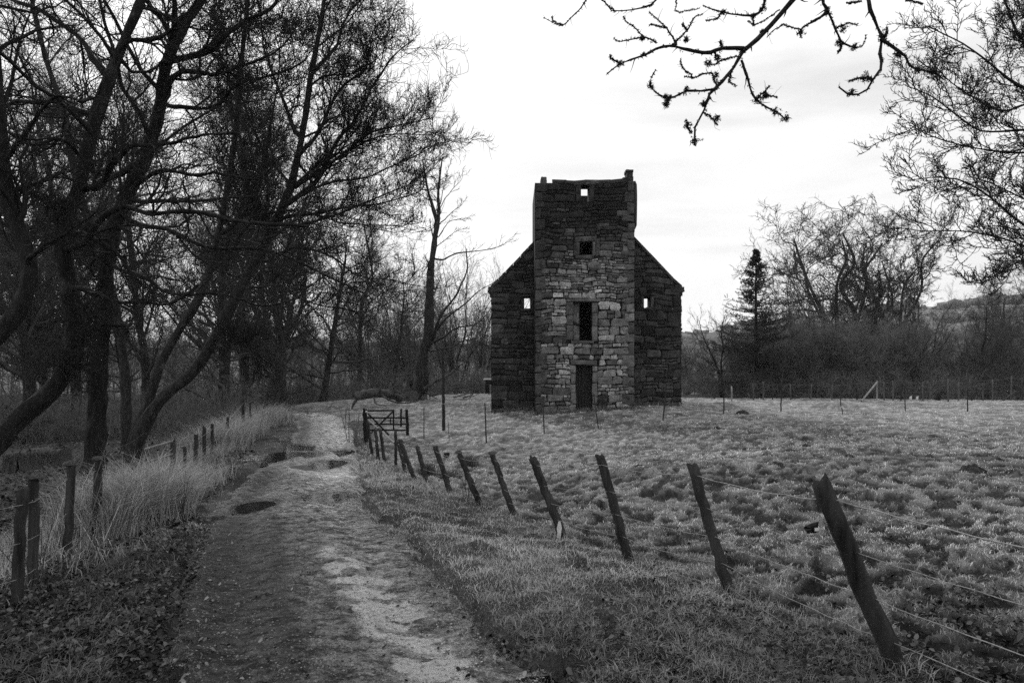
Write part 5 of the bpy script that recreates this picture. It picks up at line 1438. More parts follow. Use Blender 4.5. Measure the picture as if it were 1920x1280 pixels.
    for (p, r0, r1, dd) in subs:
        c = wig(rng, np.array([P(a, b, dd) for a, b in p]), 22, .006); s = np.linspace(0, 1, 22); r = (r0*(1-s)+r1*s)*(1+.12*rng.normal(size=22)); tb.add(c, r, 6, rng, .12); LP.append((c, r))
    tb.build('trunk', M['bark_near'], root)
    # crown out of frame + small spurs on the hanging branches
    cb = Tubes()
    tops = [spawn(rng, catmull(tr, 12)[None], np.linspace(.3, .08, 12)[None], 14, t0=.45, t1=1, ang=58, angj=12, lenf=.42, K=9, wob=.14, up=.08, rf=.35, taper=.3, rmin=.02)]
    p1, r1 = tops[0]
    keep = ~((p1[:, -1, 0] < 5.0) & (p1[:, -1, 2] < 8.6)); p1, r1 = p1[keep], r1[keep]
    cb.add(p1, r1, 5); p2, r2 = spawn(rng, p1, r1, 9, t0=.2, t1=1, ang=45, angj=12, lenf=.4, K=7, wob=.2, up=.06, rf=.5, taper=.4, rmin=.008); 
    k = np.all((p2[:, :, 0]/np.maximum(p2[:, :, 1], .3) > .95) | (p2[:, :, 1] < .5) | ((p2[:, :, 2]-EYE)/np.maximum(p2[:, :, 1], .3) > .62), axis=1); p2, r2 = p2[k], r2[k]
    cb.add(p2, r2, 4); p3, r3 = spawn(rng, p2, r2, 7, t0=.15, t1=1, ang=45, angj=12, lenf=.42, K=5, wob=.2, up=.06, rf=.6, taper=.4, rmin=.004)
    k = np.all((p3[:, :, 0]/np.maximum(p3[:, :, 1], .3) > .88) | (p3[:, :, 1] < .5) | ((p3[:, :, 2]-EYE)/np.maximum(p3[:, :, 1], .3) > .60), axis=1); p3, r3 = p3[k], r3[k]
    cb.add(p3, r3, 3)
    for c, r in LP:
        n = max(3, int(np.linalg.norm(c[-1]-c[0])*9)); a0 = .35 if len(c) == 46 else .1
        p, q = spawn(rng, c[None], r[None], n, t0=a0, t1=1, ang=55, angj=20, lenf=.0, lmin=.05, K=5, wob=.25, up=.0, rf=.6, taper=.3, rmin=.0016)
        sc = .03+.10*rng.random((len(p), 1, 1))**2; p = p[:, :1]+(p-p[:, :1])*(sc/.05)
        cb.add(p, q, 4)
    cb.build('crown', M['twig_dark'], root)
    # lichen / moss tufts along the branches
    lt = Tubes(); P0 = []; S0 = []
    for c, r in LP:
        n = len(c)
        for k in range(n):
            if n == 46 and k < 15: continue
            for _ in range(3):
                P0.append(c[k]+rng.normal(size=3)*r[k]*.8); S0.append(.006+.010*rng.random()**2)
    for (x, y, dd, s) in ((1163,120,6,.035),(1206,103,6,.02),(1355,22,6.6,.03),(1412,30,6.6,.03),(1431,16,6.6,.035),(1551,22,6.3,.035),(1501,60,6.25,.035),(1580,55,6.3,.04),(1572,80,6.3,.03),(1654,70,5.6,.06),(1684,104,5.6,.03),(1621,145,5.5,.05),(1596,173,5.5,.035),
                         (1287,170,5.9,.035),(1342,142,5.95,.035),(1220,160,5.9,.03),(1254,184,5.9,.03),(1249,196,5.9,.025),(1420,188,5.95,.045),(1434,180,5.95,.03),(1453,208,5.95,.045),(1474,222,5.95,.035),(1302,262,5.8,.04),(1290,235,5.8,.035),(1345,222,5.85,.03),
                         (1320,195,5.85,.025),(1328,118,6,.03),(1345,108,6,.03),(1205,72,6,.02),(1287,74,6,.025),(1750,134,5.6,.03),(1720,132,5.6,.025),(1603,90,6.3,.03),(1393,95,6,.03),(1430,60,6,.02),(1247,182,5.9,.02)):
        for _ in range(26): P0.append(P(x, y, dd)+rng.normal(size=3)*s*.42); S0.append(.010+.016*rng.random())
    P0 = np.array(P0); S0 = np.array(S0); n = len(P0); m = 6
    base = np.repeat(P0, m, axis=0); dd = rng.normal(size=(n*m, 3)); dd /= np.linalg.norm(dd, axis=1)[:, None]; L = np.repeat(S0, m)[:, None]*(.5+rng.random((n*m, 1)))
    mid = base+dd*L*.5+rng.normal(size=(n*m, 3))*.002
    lt.add(np.stack([base, mid, base+dd*L], 1), np.repeat(np.array([[.0028, .0022, .0006]]), n*m, axis=0), 3)
    lt.build('lichen', M['lichen'], root)
overhang()
print('trees', round(time.time()-T0, 1))

# ================================================================== GROUND COVER
def build_grass():
    rng = R_(7)
    B = Blades()
    def lay(n, y0, y1, pw, h0, h1, w, tmul=1., px0=-140, px1=2060, cond=None, lean=.7, curl=.6):
        x, y = scatter_view(rng, n, y0, y1, pw, px0, px1)
        off, ontr, inf, left = masks(x, y)
        k = (off > HWR-.34+.40*rng.random(n)) | (off < -HWL+.25-.45*rng.random(n))
        k &= ~((x > 1.0) & (x < 5.4) & (y > 29.95) & (y < 33.5)) & ~((x > -1) & (x < 7.8) & (y > 31.55) & (y < 40.2))
        # patchy: bare leaf-mould areas carry little grass
        bare = fbm(x*.9, y*.9, 31, 4); k &= rng.random(n) > .5*sstep(.54, .70, bare)*(y < 30)
        k &= rng.random(n) > .8*(left > .5)*sstep(.35, .6, fbm(x*.7, y*.7, 8, 3))
        low = sstep(5.4, 3.4, y)*(off > 0)
        k &= rng.random(n) > .55*low
        k &= (inf < .5) | (rng.random(n) < .22+.9*sstep(.15, .6, tuss_t(x, y)))
        if cond is not None: k &= cond(x, y, off, inf)
        x, y, inf, left, off = x[k], y[k], inf[k], left[k], off[k]; n = len(x)
        z = ground_h(x, y); e_ = np.abs(off) < 1.5; z[e_] = np.maximum(z[e_], track_h(x[e_], y[e_]))
        tt = tuss_t(x, y); tuss = tt*inf; dk = 1+inf*(-.62+.88*sstep(.2, .75, tt))  # blades in hollows toned darker too, painting the shade between tussocks
        # longer on tussock tops
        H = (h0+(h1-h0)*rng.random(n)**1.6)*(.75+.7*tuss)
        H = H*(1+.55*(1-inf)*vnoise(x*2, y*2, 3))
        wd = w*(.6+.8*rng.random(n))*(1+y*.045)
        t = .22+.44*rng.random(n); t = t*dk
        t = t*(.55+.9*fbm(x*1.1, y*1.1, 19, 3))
        t = np.where(inf > .5, t*1.15, t); t = t*(1+.28*sstep(10, 26, y)); t = t*(1-.45*left)*tmul*(1-.68*sstep(8.5, 5.5, y)*(off < 0))*(1-.55*sstep(6.6, 3.9, y)*(off > 0))  # last two factors put the dark lower corners into the blade colour
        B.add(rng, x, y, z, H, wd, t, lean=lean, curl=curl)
    lay(190000, 3.0, 9, .5, .014, .045, .0036)
    lay(220000, 7, 18, .6, .014, .042, .0045)
    lay(220000, 15, 44, .3, .015, .045, .008)
    # rank verge grass on the bank between track and fence
    lay(130000, 3.0, 14, .8, .03, .085, .0038, px0=620, px1=1750, cond=lambda x, y, off, inf: (inf < .6) & (off > HWR+.05) & (vnoise(x*3, y*3, 2) > .15), lean=.9, curl=.8)
    lay(30000, 12, 26, .2, .05, .12, .006, px0=600, px1=900, cond=lambda x, y, off, inf: (inf < .6) & (off > HWR+.05), lean=.9)
    lay(26000, 3.0, 16, .5, .05, .14, .005, tmul=.7, px0=-200, px1=500, cond=lambda x, y, off, inf: (off < -HWL-.1) & (vnoise(x*2, y*2, 4) > .45), lean=.9)
    for (bx, by) in RFW[:13]:                      # uncut tufts round the feet of the posts
        n = 260; x = bx+rng.normal(size=n)*.085; y = by+rng.normal(size=n)*.085
        B.add(rng, x, y, ground_h(x, y), .04+.13*rng.random(n), .004*(1+by*.04)*(.6+.8*rng.random(n)), .08+.4*rng.random(n)**1.4, lean=.6, curl=.7)
    n = 5200; x = np.concatenate([rng.uniform(-.9, 1.0, n//3), rng.uniform(1.0, 5.4, n//3), rng.uniform(5.4, 7.8, n//3)]); n = len(x)
    y = np.where((x > 1.0) & (x < 5.4), 29.93, 31.5)-np.abs(rng.normal(size=n))*.10
    B.add(rng, x, y, ground_h(x, y), .05+.22*rng.random(n)**2, .012*(.6+.8*rng.random(n)), .05+.3*rng.random(n)**1.4, lean=.6, curl=.7)
    o = B.build('grass', M['blade']); tag(o, 'tussocky pale winter grass over the pasture and verges', 'grass', kind='stuff')
    # sparse tufts on the middle of the track
    B2 = Blades(); n = 42000
    x, y = scatter_view(rng, n, 3.2, 20, .7, 200, 1050); off, _ = track_uv(x, y)
    k = (np.abs(off) < 1.15) & (rng.random(n) < .06+.55*np.exp(-((off+.05)/.22)**2)+.95*sstep(.72, 1.0, np.abs(off))) & (vnoise(x*4, y*4, 6) > .40)
    x, y = x[k], y[k]; z = track_h(x, y)
    B2.add(rng, x, y, z, .012+.022*rng.random(len(x)), .004*(1+y*.04), .04+.18*rng.random(len(x))**1.5, lean=1.1)
    o = B2.build('track_grass', M['blade']); tag(o, 'short trodden grass tufts along the middle of the track', 'grass', kind='stuff')
    # tall dead grass along the left fence
    B3 = Blades()
    def tall(n, cx, cy, sx, sy, h0, h1, t0=.16, t1=.62, w=.0045, rot=0):
        gx = rng.normal(size=n)*sx; gy = rng.normal(size=n)*sy
        x = cx+gx*math.cos(rot)-gy*math.sin(rot); y = cy+gx*math.sin(rot)+gy*math.cos(rot)
        off, _ = track_uv(x, y); k = off < -HWL-.15; x = x[k]; y = y[k]; n = len(x)
        z = ground_h(x, y); H = (h0+(h1-h0)*rng.random(n))*(1-.35*rng.random(n)**2)
        B3.add(rng, x, y, z, H, w*(.5+rng.random(n))*(1+y*.03), t0+(t1-t0)*rng.random(n)**1.4, lean=.6, curl=1.0)
    q = lambda px, d: ((px-960)/F*d, d)
    for (px, d, sx, sy, n, h0, h1) in ((205,8.6,.22,.5,4500,.4,1.0),(245,8.9,.26,.6,9500,.45,1.1),(292,9.0,.20,.6,8000,.4,.95),(300,11,.3,1.2,6000,.3,.8),(335,12.5,.16,.8,1700,.25,.6),(370,15,.18,.9,2200,.3,.75),(412,18.5,.26,1.0,4500,.5,1.1),(440,21.5,.28,1.1,5000,.6,1.2),(470,25,.34,1.5,4500,.6,1.2),(506,28.5,.42,1.8,4500,.6,1.3),(535,32,.4,1.2,2500,.4,.8),
                                       (60,7.6,.5,.8,1600,.12,.4),(-40,6.5,.5,.8,1500,.12,.4),(120,8.6,.5,.8,1500,.12,.4)):
        x, y = q(px, d)
        for c_ in range(6): tall(n//6, x+rng.normal()*sx*.8, y+rng.normal()*sy*.8, sx*.5, sy*.5, h0*rng.uniform(.6, 1.1), h1*rng.uniform(.6, 1.15))
    o = B3.build('tall_grass', M['blade']); tag(o, 'tall bleached dead grass standing along the left fence', 'grass', kind='stuff')
build_grass()
def build_leaves():
    rng = R_(17)
    V = []; Q = []; Tn = []; n0 = 0
    def lay(n, y0, y1, px0, px1, cond, s0, s1, t0, t1, pw=.5):
        nonlocal n0
        x, y = scatter_view(rng, n, y0, y1, pw, px0, px1); off, ontr, inf, left = masks(x, y); k = cond(x, y, off, inf); x, y, off = x[k], y[k], off[k]; n = len(x)
        on = (off < HWR-.05) & (off > -HWL+.05)
        z = np.where(on, track_h(x, y), ground_h(x, y))+.006+.03*rng.random(n)**2*(~on)
        s = (s0+(s1-s0)*rng.random(n))[:, None]; a = rng.random(n)*6.283
        u = np.stack([np.cos(a), np.sin(a), .45*rng.normal(size=n)], 1)*s; v = np.stack([-np.sin(a), np.cos(a), .45*rng.normal(size=n)], 1)*s*.62
        c = np.stack([x, y, z], 1); lift = np.stack([0*x, 0*x, (.12+.5*rng.random(n))*s[:, 0]], 1)
        # six point leaf folded on its midrib with curled edges
        pts = np.stack([c-u, c-u*.25-v+lift, c+u*.55-v*.8+lift*.8, c+u*1.1+lift*rng.random((n, 1)), c+u*.5+v*.85+lift*.9, c-u*.3+v+lift*.6], 1)
        V.append(pts.reshape(-1, 3)); i = np.arange(n)[:, None]*6+n0
        Q.append(i+np.array([[0, 1, 2, 3]])); Q.append(i+np.array([[0, 3, 4, 5]])); Tn.append(np.repeat(t0+(t1-t0)*rng.random(n)**2.2, 6)); n0 += 6*n
    lay(26000, 3.2, 9, -150, 480, lambda x, y, off, inf: (off < -HWL+.12) & (vnoise(x*1.3, y*1.3, 9) > .2*(y > 5)), .007, .026, .012, .14)
    lay(15000, 3.0, 6.6, 900, 2000, lambda x, y, off, inf: (off > HWR-.1) & (vnoise(x*1.6, y*1.6, 10) > .25+.22*(y-3.6)), .007, .024, .012, .13)
    lay(5000, 4, 11, 1100, 2050, lambda x, y, off, inf: (off > HWR) & (tuss_t(x, y) < .4), .010, .026, .012, .16)
    lay(3500, 3.4, 14, 250, 1000, lambda x, y, off, inf: (off < HWR) & (off > -HWL) & (rng.random(len(x)) < .15+.85*sstep(.5, 1, np.abs(off))), .008, .02, .02, .3)
    lay(9000, 8, 30, -100, 480, lambda x, y, off, inf: (off < -HWL-.2), .02, .05, .012, .10)
    o = mesh_obj('leaves', np.vstack(V), [np.vstack(Q)], M['leaf'], None, False, {'tone': np.concatenate(Tn)})
    tag(o, 'dark fallen leaves littering the verges and track edges', 'leaf litter', kind='stuff')
build_leaves()
def build_gravel():
    rng = R_(27); n = 60000
    x, y = scatter_view(rng, n, 3.3, 16, .6, 250, 1020); off, _ = track_uv(x, y); k = (np.abs(off) < 1.05); x, y, off = x[k], y[k], off[k]; n = len(x)
    z = track_h(x, y); s = .002+.008*rng.random(n)**3
    d = np.array([[1, 0, 0], [.3, .9, 0], [-.8, .5, 0], [-.7, -.7, 0], [.4, -.9, 0], [.1, .05, .55]]); V = []
    a = rng.random(n)*6.28; ca, sa = np.cos(a), np.sin(a)
    dd = d[None]*(1+.25*rng.normal(size=(n, 6, 1)))
    X = dd[..., 0]*ca[:, None]-dd[..., 1]*sa[:, None]; Y = dd[..., 0]*sa[:, None]+dd[..., 1]*ca[:, None]
    Vv = np.stack([X, Y*.8, dd[..., 2]], -1)*s[:, None, None]+np.stack([x, y, z-.001], 1)[:, None]
    i = np.arange(n)[:, None, None]*6; f = (i+np.array([[[0, 1, 5], [1, 2, 5], [2, 3, 5], [3, 4, 5], [4, 0, 5]]])).reshape(-1, 3)
    pale = np.exp(-((off-.60+.05*(y-4))/.34)**4)*sstep(7.2, 4.9, y)
    tone = np.repeat(.03+.26*rng.random(n)**2+.35*pale*rng.random(n), 6)
    o = mesh_obj('gravel', Vv.reshape(-1, 3), [f], M['pebble'], None, False, {'tone': tone}); tag(o, 'small loose stones pressed into the track', 'gravel', kind='stuff')
build_gravel()
def twig_piece(c, pts, r, rng, tb, rough=.1): 
    tb.add(wig(rng, np.asarray(pts)+c, 10, r*1.5), np.linspace(r, r*.35, 10), 5, rng, rough)
def weeds():
    rng = R_(31)
    def wd(px, py, d, h, name, label, n, spread, r, mat, group, lean=0., lv=2, cat='weed'):
        b = P(px, py, d); b[2] = gz(b[0], b[1])-.02
        st = []
        for k in range(n):
            a = rng.random()*6.28; e = spread*rng.random()
            st.append((np.array([b+[math.cos(a)*.02*n**.5, math.sin(a)*.02*n**.5, 0]]*1+[b+np.array([(math.cos(a)*e+lean)*h*q, math.sin(a)*e*h*q, h*q*rng.uniform(.92, 1.05)]) for q in (.35, .7, 1.)]), r, r*.35))
        L = [dict(n=3, t0=.4, t1=1, ang=35, angj=12, lenf=.3, K=5, wob=.12, up=.08, rf=.6, taper=.4, rmin=r*.3, sides=3)]*(lv > 0)
        if lv > 1: L = L+[dict(n=3, t0=.3, t1=1, ang=35, angj=12, lenf=.45, K=4, wob=.12, up=.05, rf=.6, taper=.4, rmin=r*.22, sides=3)]
        root = empty(name, b, label, cat, group); SP = Tubes(); cs = []; rs = []
        for p, r0, r1 in st:
            c = wig(rng, p, 10, h*.012); q = np.linspace(r0, r1, 10); SP.add(c, q, 5); cs.append(c); rs.append(q)
        SP.build('stem', M[mat], root)
        if L:
            cur = (np.array(cs), np.array(rs)); cb = Tubes()
            for lvl in L: l2 = dict(lvl); sd = l2.pop('sides'); cur = spawn(rng, cur[0], cur[1], **l2); cb.add(cur[0], cur[1], sd)
            cb.build('side_twigs', M[mat], root)
        return root
    wd(654, 812, 24, 1.35, 'sapling', 'dark bare sapling beside the track just left of the black gate', 3, .25, .014, 'twig_mid', None, 0, 2, 'sapling')
    wd(668, 806, 24.6, 1.0, 'sapling', 'twiggy pale scrub between sapling and black gate post', 8, .45, .009, 'twig_pale', None, .1, 2, 'sapling')
    wd(648, 790, 27, 1.0, 'sapling', 'small leaning bare sapling nearest the track bend', 3, .3, .011, 'twig_mid', None, -.2, 2, 'sapling')
    wd(822, 1003, 8.6, .72, 'dead_weed', 'single dark dead weed stalk leaning left on the verge', 1, .1, .0035, 'twig_mid', None, -.12, 1)
    wd(955, 1040, 6.9, .48, 'dead_weed', 'thin dead weed stalk on the verge below the post with the white flake', 1, .1, .003, 'twig_mid', None, -.1, 1)
    wd(1235, 1180, 4.9, .42, 'dead_weed', 'pale thin weed stalk standing in dark leaves between the two nearest posts', 1, .1, .003, 'twig_pale', None, 0, 1)
    wd(1558, 1150, 4.6, .42, 'dead_weed', 'thin dead stalk left of the foot of the nearest post', 2, .3, .0025, 'twig_mid', None, .05, 1)
    wd(872, 950, 11.5, .75, 'dead_weed', 'spindly dead weed clump behind the fence between the mossy posts', 5, .35, .004, 'twig_mid', None, 0, 2)
    wd(880, 955, 12.2, .45, 'dock_plant', 'low dark seeding dock at the foot of the mossy posts', 6, .5, .006, 'twig_dark', None, 0, 2, 'plant')
    wd(338, 1000, 8.6, .65, 'dead_weed', 'bunch of dark upright stalks where the tall grass meets the track', 5, .15, .0035, 'twig_dark', None, .1, 0)
    wd(305, 1010, 8.0, .95, 'bramble', 'pale forked bramble stems rising at the right end of the tall grass', 3, .3, .005, 'twig_pale', None, .2, 1, 'bramble')
    wd(130, 1075, 6.4, 1.25, 'bramble', 'tall pale bramble stem arching beside the third left post', 2, .2, .005, 'twig_pale', None, .18, 1, 'bramble')
    wd(70, 1090, 5.8, .7, 'bramble', 'dark tangled brambles around the twin left posts', 7, .7, .004, 'twig_mid', None, .1, 2, 'bramble')
    wd(200, 1060, 6.8, .7, 'bramble', 'dark tangled brambles before the mossy-topped left posts', 8, .8, .004, 'twig_mid', None, .2, 2, 'bramble')
    # rushes
    for px, py, d, n, h, lab in ((878,843,19,420,.42,'dark clump of rushes in the pasture above the mossy posts'),(803,866,16.6,360,.42,'dark clump of rushes behind the middle fence posts'),(842,866,16.4,200,.3,'small clump of rushes right of the larger one behind the fence')):
        b = P(px, py, d); z = gz(b[0], b[1]); B = Blades(); x = b[0]+rng.normal(size=n)*.12; y = b[1]+rng.normal(size=n)*.12
        B.add(rng, x-b[0], y-b[1], ground_h(x, y)-z, h*(.5+.6*rng.random(n)), .008*(.6+.8*rng.random(n)), .03+.12*rng.random(n), lean=.45, curl=.3)
        o = B.build('rush_clump', M['blade']); o.location = (b[0], b[1], z); tag(o, lab, 'rushes', 'rush clumps')
    # ivy / leafless undergrowth mass in the wood: one thicket
    B = Tubes(); n = 5200
    px = rng.uniform(-200, 920, n); d = rng.uniform(26, 62, n); x = (px-960)/F*d
    off, _ = track_uv(x, d); k = ~((np.abs(off) < 2.2) & (d < 44)) & ~((px > 560) & (d < 44.5)) & ((off < -3) | (d > 45)); x, d = x[k], d[k]; n = len(x)
    z = ground_h(x, d)-.1
    L = rng.uniform(.6, 2.6, n); az = rng.random(n)*6.28; e = rng.uniform(.1, .9, n)
    dr = np.stack([np.cos(az)*e, np.sin(az)*e, np.ones(n)], 1); dr /= np.linalg.norm(dr, axis=1)[:, None]
    b = np.stack([x, d, z], 1); s = np.linspace(0, 1, 6); Pn = b[:, None]+dr[:, None]*(L[:, None]*s)[..., None]; Pn[..., 2] -= (.22*L[:, None]*s**2)*e[:, None]*1.5; Pn[:, 1:] += rng.normal(size=(n, 5, 3))*.05
    Rn = np.repeat(np.linspace(.014, .006, 6)[None], n, 0); B.add(Pn, Rn, 3)
    p, r = spawn(rng, Pn, Rn, 9, t0=.15, t1=1, ang=48, angj=15, lenf=.5, lmin=.2, K=4, wob=.2, up=.02, rf=.8, taper=.3, rmin=.007); B.add(p, r, 3)
    k = rng.random(len(p)) < .7; p, r = spawn(rng, p[k], r[k], 4, t0=.15, t1=1, ang=48, angj=15, lenf=.6, lmin=.15, K=3, wob=.2, up=.02, rf=.9, taper=.3, rmin=.006); B.add(p, r, 3)
    o = B.build('undergrowth', M['undergrowth']); tag(o, 'tangled leafless undergrowth on the floor of the wood behind the track', 'undergrowth', kind='stuff')
    B = Tubes(); n = 1500
    px = rng.uniform(1270, 2050, n); d = rng.uniform(44.5, 56, n); x = (px-960)/F*d; z = ground_h(x, d)-.1
    L = rng.uniform(.5, 2.0, n); az = rng.random(n)*6.28; e = rng.uniform(.1, .8, n); dr = np.stack([np.cos(az)*e, np.sin(az)*e, np.ones(n)], 1); dr /= np.linalg.norm(dr, axis=1)[:, None]
    b = np.stack([x, d, z], 1); Pn = b[:, None]+dr[:, None]*(L[:, None]*s)[..., None]; Pn[:, 1:] += rng.normal(size=(n, 5, 3))*.05; Rn = np.repeat(np.linspace(.012, .006, 6)[None], n, 0); B.add(Pn, Rn, 3)
    p, r = spawn(rng, Pn, Rn, 9, t0=.15, t1=1, ang=48, angj=15, lenf=.5, lmin=.2, K=4, wob=.2, up=.05, rf=.8, taper=.3, rmin=.008); B.add(p, r, 3)
    p, r = spawn(rng, p, r, 4, t0=.15, t1=1, ang=48, angj=15, lenf=.6, lmin=.15, K=3, wob=.2, up=.05, rf=.9, taper=.3, rmin=.006); B.add(p, r, 3)
    o = B.build('undergrowth', M['undergrowth']); tag(o, 'low leafless scrub right behind the netting fence', 'undergrowth', kind='stuff')
weeds()
def wood_mass(name, label, seed, px0, px1, d0, d1, n, L0, L1, mat, r, emax=.35, n2=9, n3=6):
    rng = R_(seed); B = Tubes(); px = rng.uniform(px0, px1, n); d = rng.uniform(d0, d1, n); x = (px-960)/F*d; z = ground_h(x, d)-.1
    L = rng.uniform(L0, L1, n); az = rng.random(n)*6.28; e = rng.uniform(0, emax, n); K = 8; s = np.linspace(0, 1, K)
    dr = np.stack([np.cos(az)*e, np.sin(az)*e, np.ones(n)], 1); dr /= np.linalg.norm(dr, axis=1)[:, None]
    Pn = np.stack([x, d, z], 1)[:, None]+dr[:, None]*(L[:, None]*s)[..., None]; Pn[:, 1:] += np.cumsum(rng.normal(size=(n, K-1, 3))*.05, axis=1)
    Rn = L[:, None]*.007*np.linspace(1, .2, K)[None]+.004; B.add(Pn, Rn, 4)
    p, q = spawn(rng, Pn, Rn, n2+4, t0=.12, t1=1, ang=42, angj=12, lenf=.38, K=6, wob=.14, up=.07, rf=.5, taper=.5, rmin=r*1.5); B.add(p, q, 3)
    p, q = spawn(rng, p, q, n2, t0=.12, t1=1, ang=42, angj=14, lenf=.5, lmin=.3, K=4, wob=.18, up=.05, rf=.7, taper=.4, rmin=r*1.2); B.add(p, q, 3)
    p, q = spawn(rng, p, q, n3, t0=.12, t1=1, ang=42, angj=14, lenf=.55, lmin=.25, K=3, wob=.18, up=.05, rf=.8, taper=.4, rmin=r); B.add(p, q, 3)
    o = B.build(name, M[mat]); tag(o, label, 'wood', kind='stuff')
wood_mass('distant_wood', 'grey mass of the far wood behind the track and the near trees', 501, -350, 925, 62, 86, 260, 5.5, 11, 'undergrowth', .011, n3=5)
wood_mass('brushwood', 'dense grey brushwood mass beyond the netting fence right of the tower', 502, 1385, 1745, 48, 60, 130, 1.8, 6.0, 'undergrowth', .009, .5, n3=5)
wood_mass('brushwood', 'dark scrub mass closing the right edge beyond the netting', 503, 1800, 2150, 48, 62, 110, 3.0, 6.2, 'undergrowth', .009, .5, n3=5)
def dykes():
    """low tumbled mossy drystone wall in the wood, left"""
    rng = R_(41)
    for (x0, x1, y0, y1, d0, d1, lab) in ((20, 122, 848, 842, 17.5, 18.5, 'low moss-covered drystone dyke in the wood right of the curving trunk'), (206, 246, 852, 850, 19, 19.2, 'short mossy wall end behind the straight dark trunk')):
        a = P(x0, y0, d0); b = P(x1, y1, d1); root = empty('mossy_wall', (a+b)/2, lab, 'wall'); n = 34; s = np.linspace(0, 1, n); c = a+(b-a)*s[:, None]
        V = []; prof = [(-.32, -1), (-.28, -.4), (-.24, -.1), (-.12, .02), (.06, .05), (.22, -.05), (.28, -.4), (.32, -1)]
        m = len(prof)
        for i in range(n):
            g = min(gz(c[i, 0], c[i, 1])-.1, c[i, 2]-.2)
            for (dy, dz) in prof:
                z = c[i, 2]+dz if dz > -.9 else g
                z = max(z, g)
                V.append([c[i, 0]+rng.normal()*.02, c[i, 1]+dy+rng.normal()*.03, z+rng.normal()*.035])
        f = [[i*m+j, i*m+j+1, (i+1)*m+j+1, (i+1)*m+j] for i in range(n-1) for j in range(m-1)]
        e = [list(range(m)), list(range((n-1)*m, n*m))[::-1]]
        mesh_obj('wall', np.array(V), [np.array(f), np.array(e)], M['moss'], root)
        nb = 5000; t = rng.random(nb); q = a+(b-a)*t[:, None]; B = Blades()
        B.add(rng, q[:, 0], q[:, 1]-.15+rng.normal(size=nb)*.16, q[:, 2]-.05-.3*rng.random(nb)**2, .03+.07*rng.random(nb), np.full(nb, .007), .04+.16*rng.random(nb), lean=.9); B.build('moss_fringe', M['blade'], root)
dykes()
def pointed_stone():
    b = P(692, 790, 25.2); b[2] = gz(b[0], b[1])-.1
    rng = R_(44); V = []; hs = [(0, .22), (.3, .2), (.62, .14), (.85, .07), (.98, .02)]
    for h, r in hs:
        for j in range(9): a = j*6.283/9; V.append([r*math.cos(a)*(1+.1*rng.normal()), .5*r*math.sin(a), h*.95+.03*rng.normal()])
    f = [[k*9+j, k*9+(j+1) % 9, (k+1)*9+(j+1) % 9, (k+1)*9+j] for k in range(4) for j in range(9)]
    o = mesh_obj('standing_stone', np.array(V), [np.array(f), ], M['post_pale'], None, False); o.location = tuple(b); tag(o, 'small pointed grey stone standing just behind the black gate', 'stone')
    b = P(938, 1050, 7.3)
pointed_stone()
def molehills():
    rng = R_(46)
    for i, (px, py, d, r, lab) in enumerate(((1455,905,13.6,.16,'dark earth clod in the pasture behind the second near post'),(1512,852,17.5,.12,'small dark earth clod further up the pasture'),(1392,778,28,.3,'low dark molehill on the skyline of the near rise'),(1345,820,23,.14,'dark clod left of the pasture middle'),(1820,905,12.2,.2,'broad dark molehill at the right of the pasture'))):
        b = P(px, py, d); z = gz(b[0], b[1]); V = []; 
        for k, (h, q) in enumerate(((-.3, 1.15), (.1, .95), (.45, .62), (.62, .25))):
            for j in range(16): a = j*6.283/16; rr = r*q*(1+.13*rng.normal()); V.append([rr*math.cos(a), rr*math.sin(a), r*h*.8+.02*rng.normal()])
        V.append([0, 0, r*.55]); f = [[k*16+j, k*16+(j+1) % 16, (k+1)*16+(j+1) % 16, (k+1)*16+j] for k in range(3) for j in range(16)]; f3 = [[48+j, 48+(j+1) % 16, 64] for j in range(16)]
        o = mesh_obj('molehill', np.array(V), [np.array(f), np.array(f3)], M['bark_mid'], None, True); o.location = (b[0], b[1], z); tag(o, lab, 'molehill', 'earth clods and molehills')
molehills()
print('cover', round(time.time()-T0, 1))

# ================================================================== HAZE
def build_haze():
    V, f = box_geo(-1650, 1650, -700, 1650, -60, 95)
    m = D.materials.new('haze'); m.use_nodes = True; nt = m.node_tree; nt.nodes.remove(nt.nodes['Principled BSDF'])
    pv = nt.nodes.new('ShaderNodeVolumePrincipled'); pv.inputs['Color'].default_value = (.98, .98, .98, 1); pv.inputs['Density'].default_value = .00018
    nt.links.new(pv.outputs[0], nt.nodes['Material Output'].inputs['Volume'])
    o = mesh_obj('haze', V, [f], m, None, False); tag(o, 'thin winter haze softening the far hills', 'haze', kind='stuff')
build_haze()
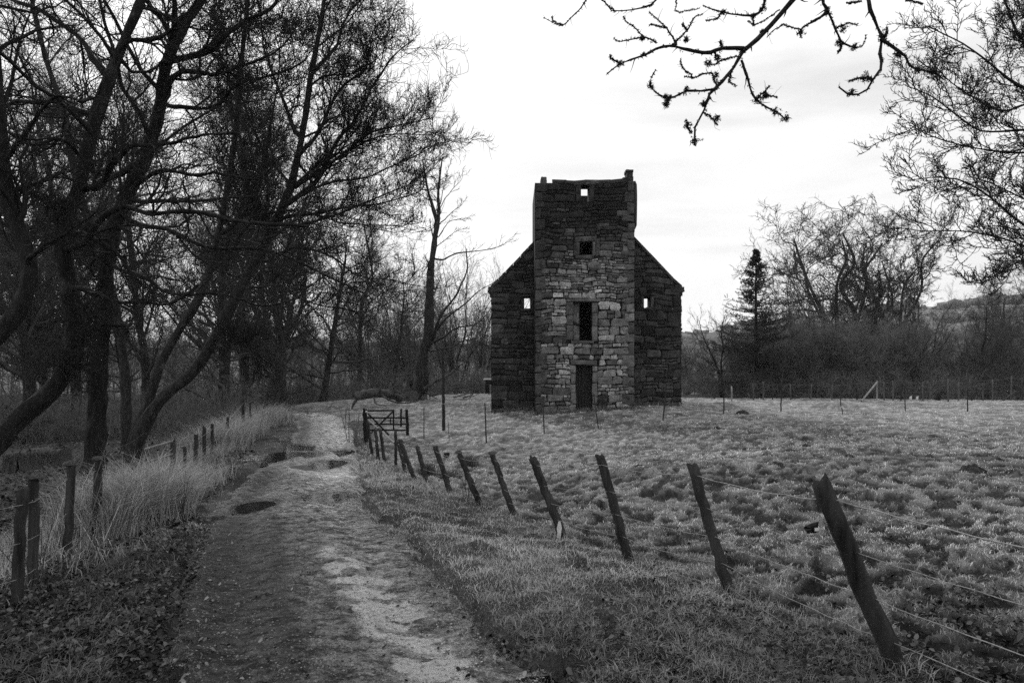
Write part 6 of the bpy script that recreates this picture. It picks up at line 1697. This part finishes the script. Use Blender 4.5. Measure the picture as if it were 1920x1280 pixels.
# ================================================================== LIGHT, SKY, CAMERA
SUN_EL, SUN_AZ = math.radians(38), math.radians(-28)      # behind and left of the tower, veiled
w = D.worlds.new('World'); scene.world = w; w.use_nodes = True; nt = w.node_tree
bg = nt.nodes['Background']; sky = nt.nodes.new('ShaderNodeTexSky'); sky.sky_type = 'NISHITA'; sky.sun_disc = False
sky.sun_elevation = SUN_EL; sky.sun_rotation = SUN_AZ; sky.air_density = 1; sky.dust_density = 3
bw = nt.nodes.new('ShaderNodeRGBToBW'); nt.links.new(sky.outputs[0], bw.inputs[0])
tc = nt.nodes.new('ShaderNodeTexCoord'); mp = nt.nodes.new('ShaderNodeMapping'); mp.inputs['Scale'].default_value = (1.2, 1.2, 5.5); nt.links.new(tc.outputs['Generated'], mp.inputs[0])
cl = noise(nt, 1.6, 7, .55, mp.outputs[0], .4)
cloud = ramp(nt, cl, [(.36, .74), (.50, .89), (.66, 1.0)])
mul = math_(nt, 'MULTIPLY', cloud, 7.3)
mix = N(nt, 'ShaderNodeMix'); mix.data_type = 'FLOAT'; mix.inputs[0].default_value = .9
nt.links.new(bw.outputs[0], mix.inputs[2]); nt.links.new(mul, mix.inputs[3])
nt.links.new(mix.outputs[0], bg.inputs['Color']); bg.inputs['Strength'].default_value = .1
sl = D.lights.new('sun', 'SUN'); sl.energy = 1.5; sl.angle = math.radians(10); sl.color = (1, 1, 1)
so = D.objects.new('sun', sl); link(so)
# direction to the sun
dv = np.array([math.sin(SUN_AZ)*math.cos(SUN_EL), math.cos(SUN_AZ)*math.cos(SUN_EL), math.sin(SUN_EL)])
from mathutils import Vector
so.rotation_euler = Vector(dv).to_track_quat('Z', 'Y').to_euler(); so.location = (0, 0, 30)
cam = D.cameras.new('camera'); cam.lens = 24; cam.sensor_width = 36; cam.shift_y = (HOR-640)/1920
cam.clip_start = .05; cam.clip_end = 6000
co = D.objects.new('camera', cam); link(co); co.location = (0, 0, EYE); co.rotation_euler = (math.radians(90), 0, 0); scene.camera = co
vs = scene.view_settings; vs.view_transform = 'Standard'; vs.look = 'None'; vs.exposure = .68; vs.gamma = 1
scene.cycles.max_bounces = 5; scene.cycles.sample_clamp_indirect = 1.5; scene.cycles.sample_clamp_direct = 6; scene.cycles.diffuse_bounces = 3; scene.cycles.glossy_bounces = 2; scene.cycles.use_denoising = False
print('script', round(time.time()-T0, 1), 'verts', sum(len(m.vertices) for m in D.meshes))
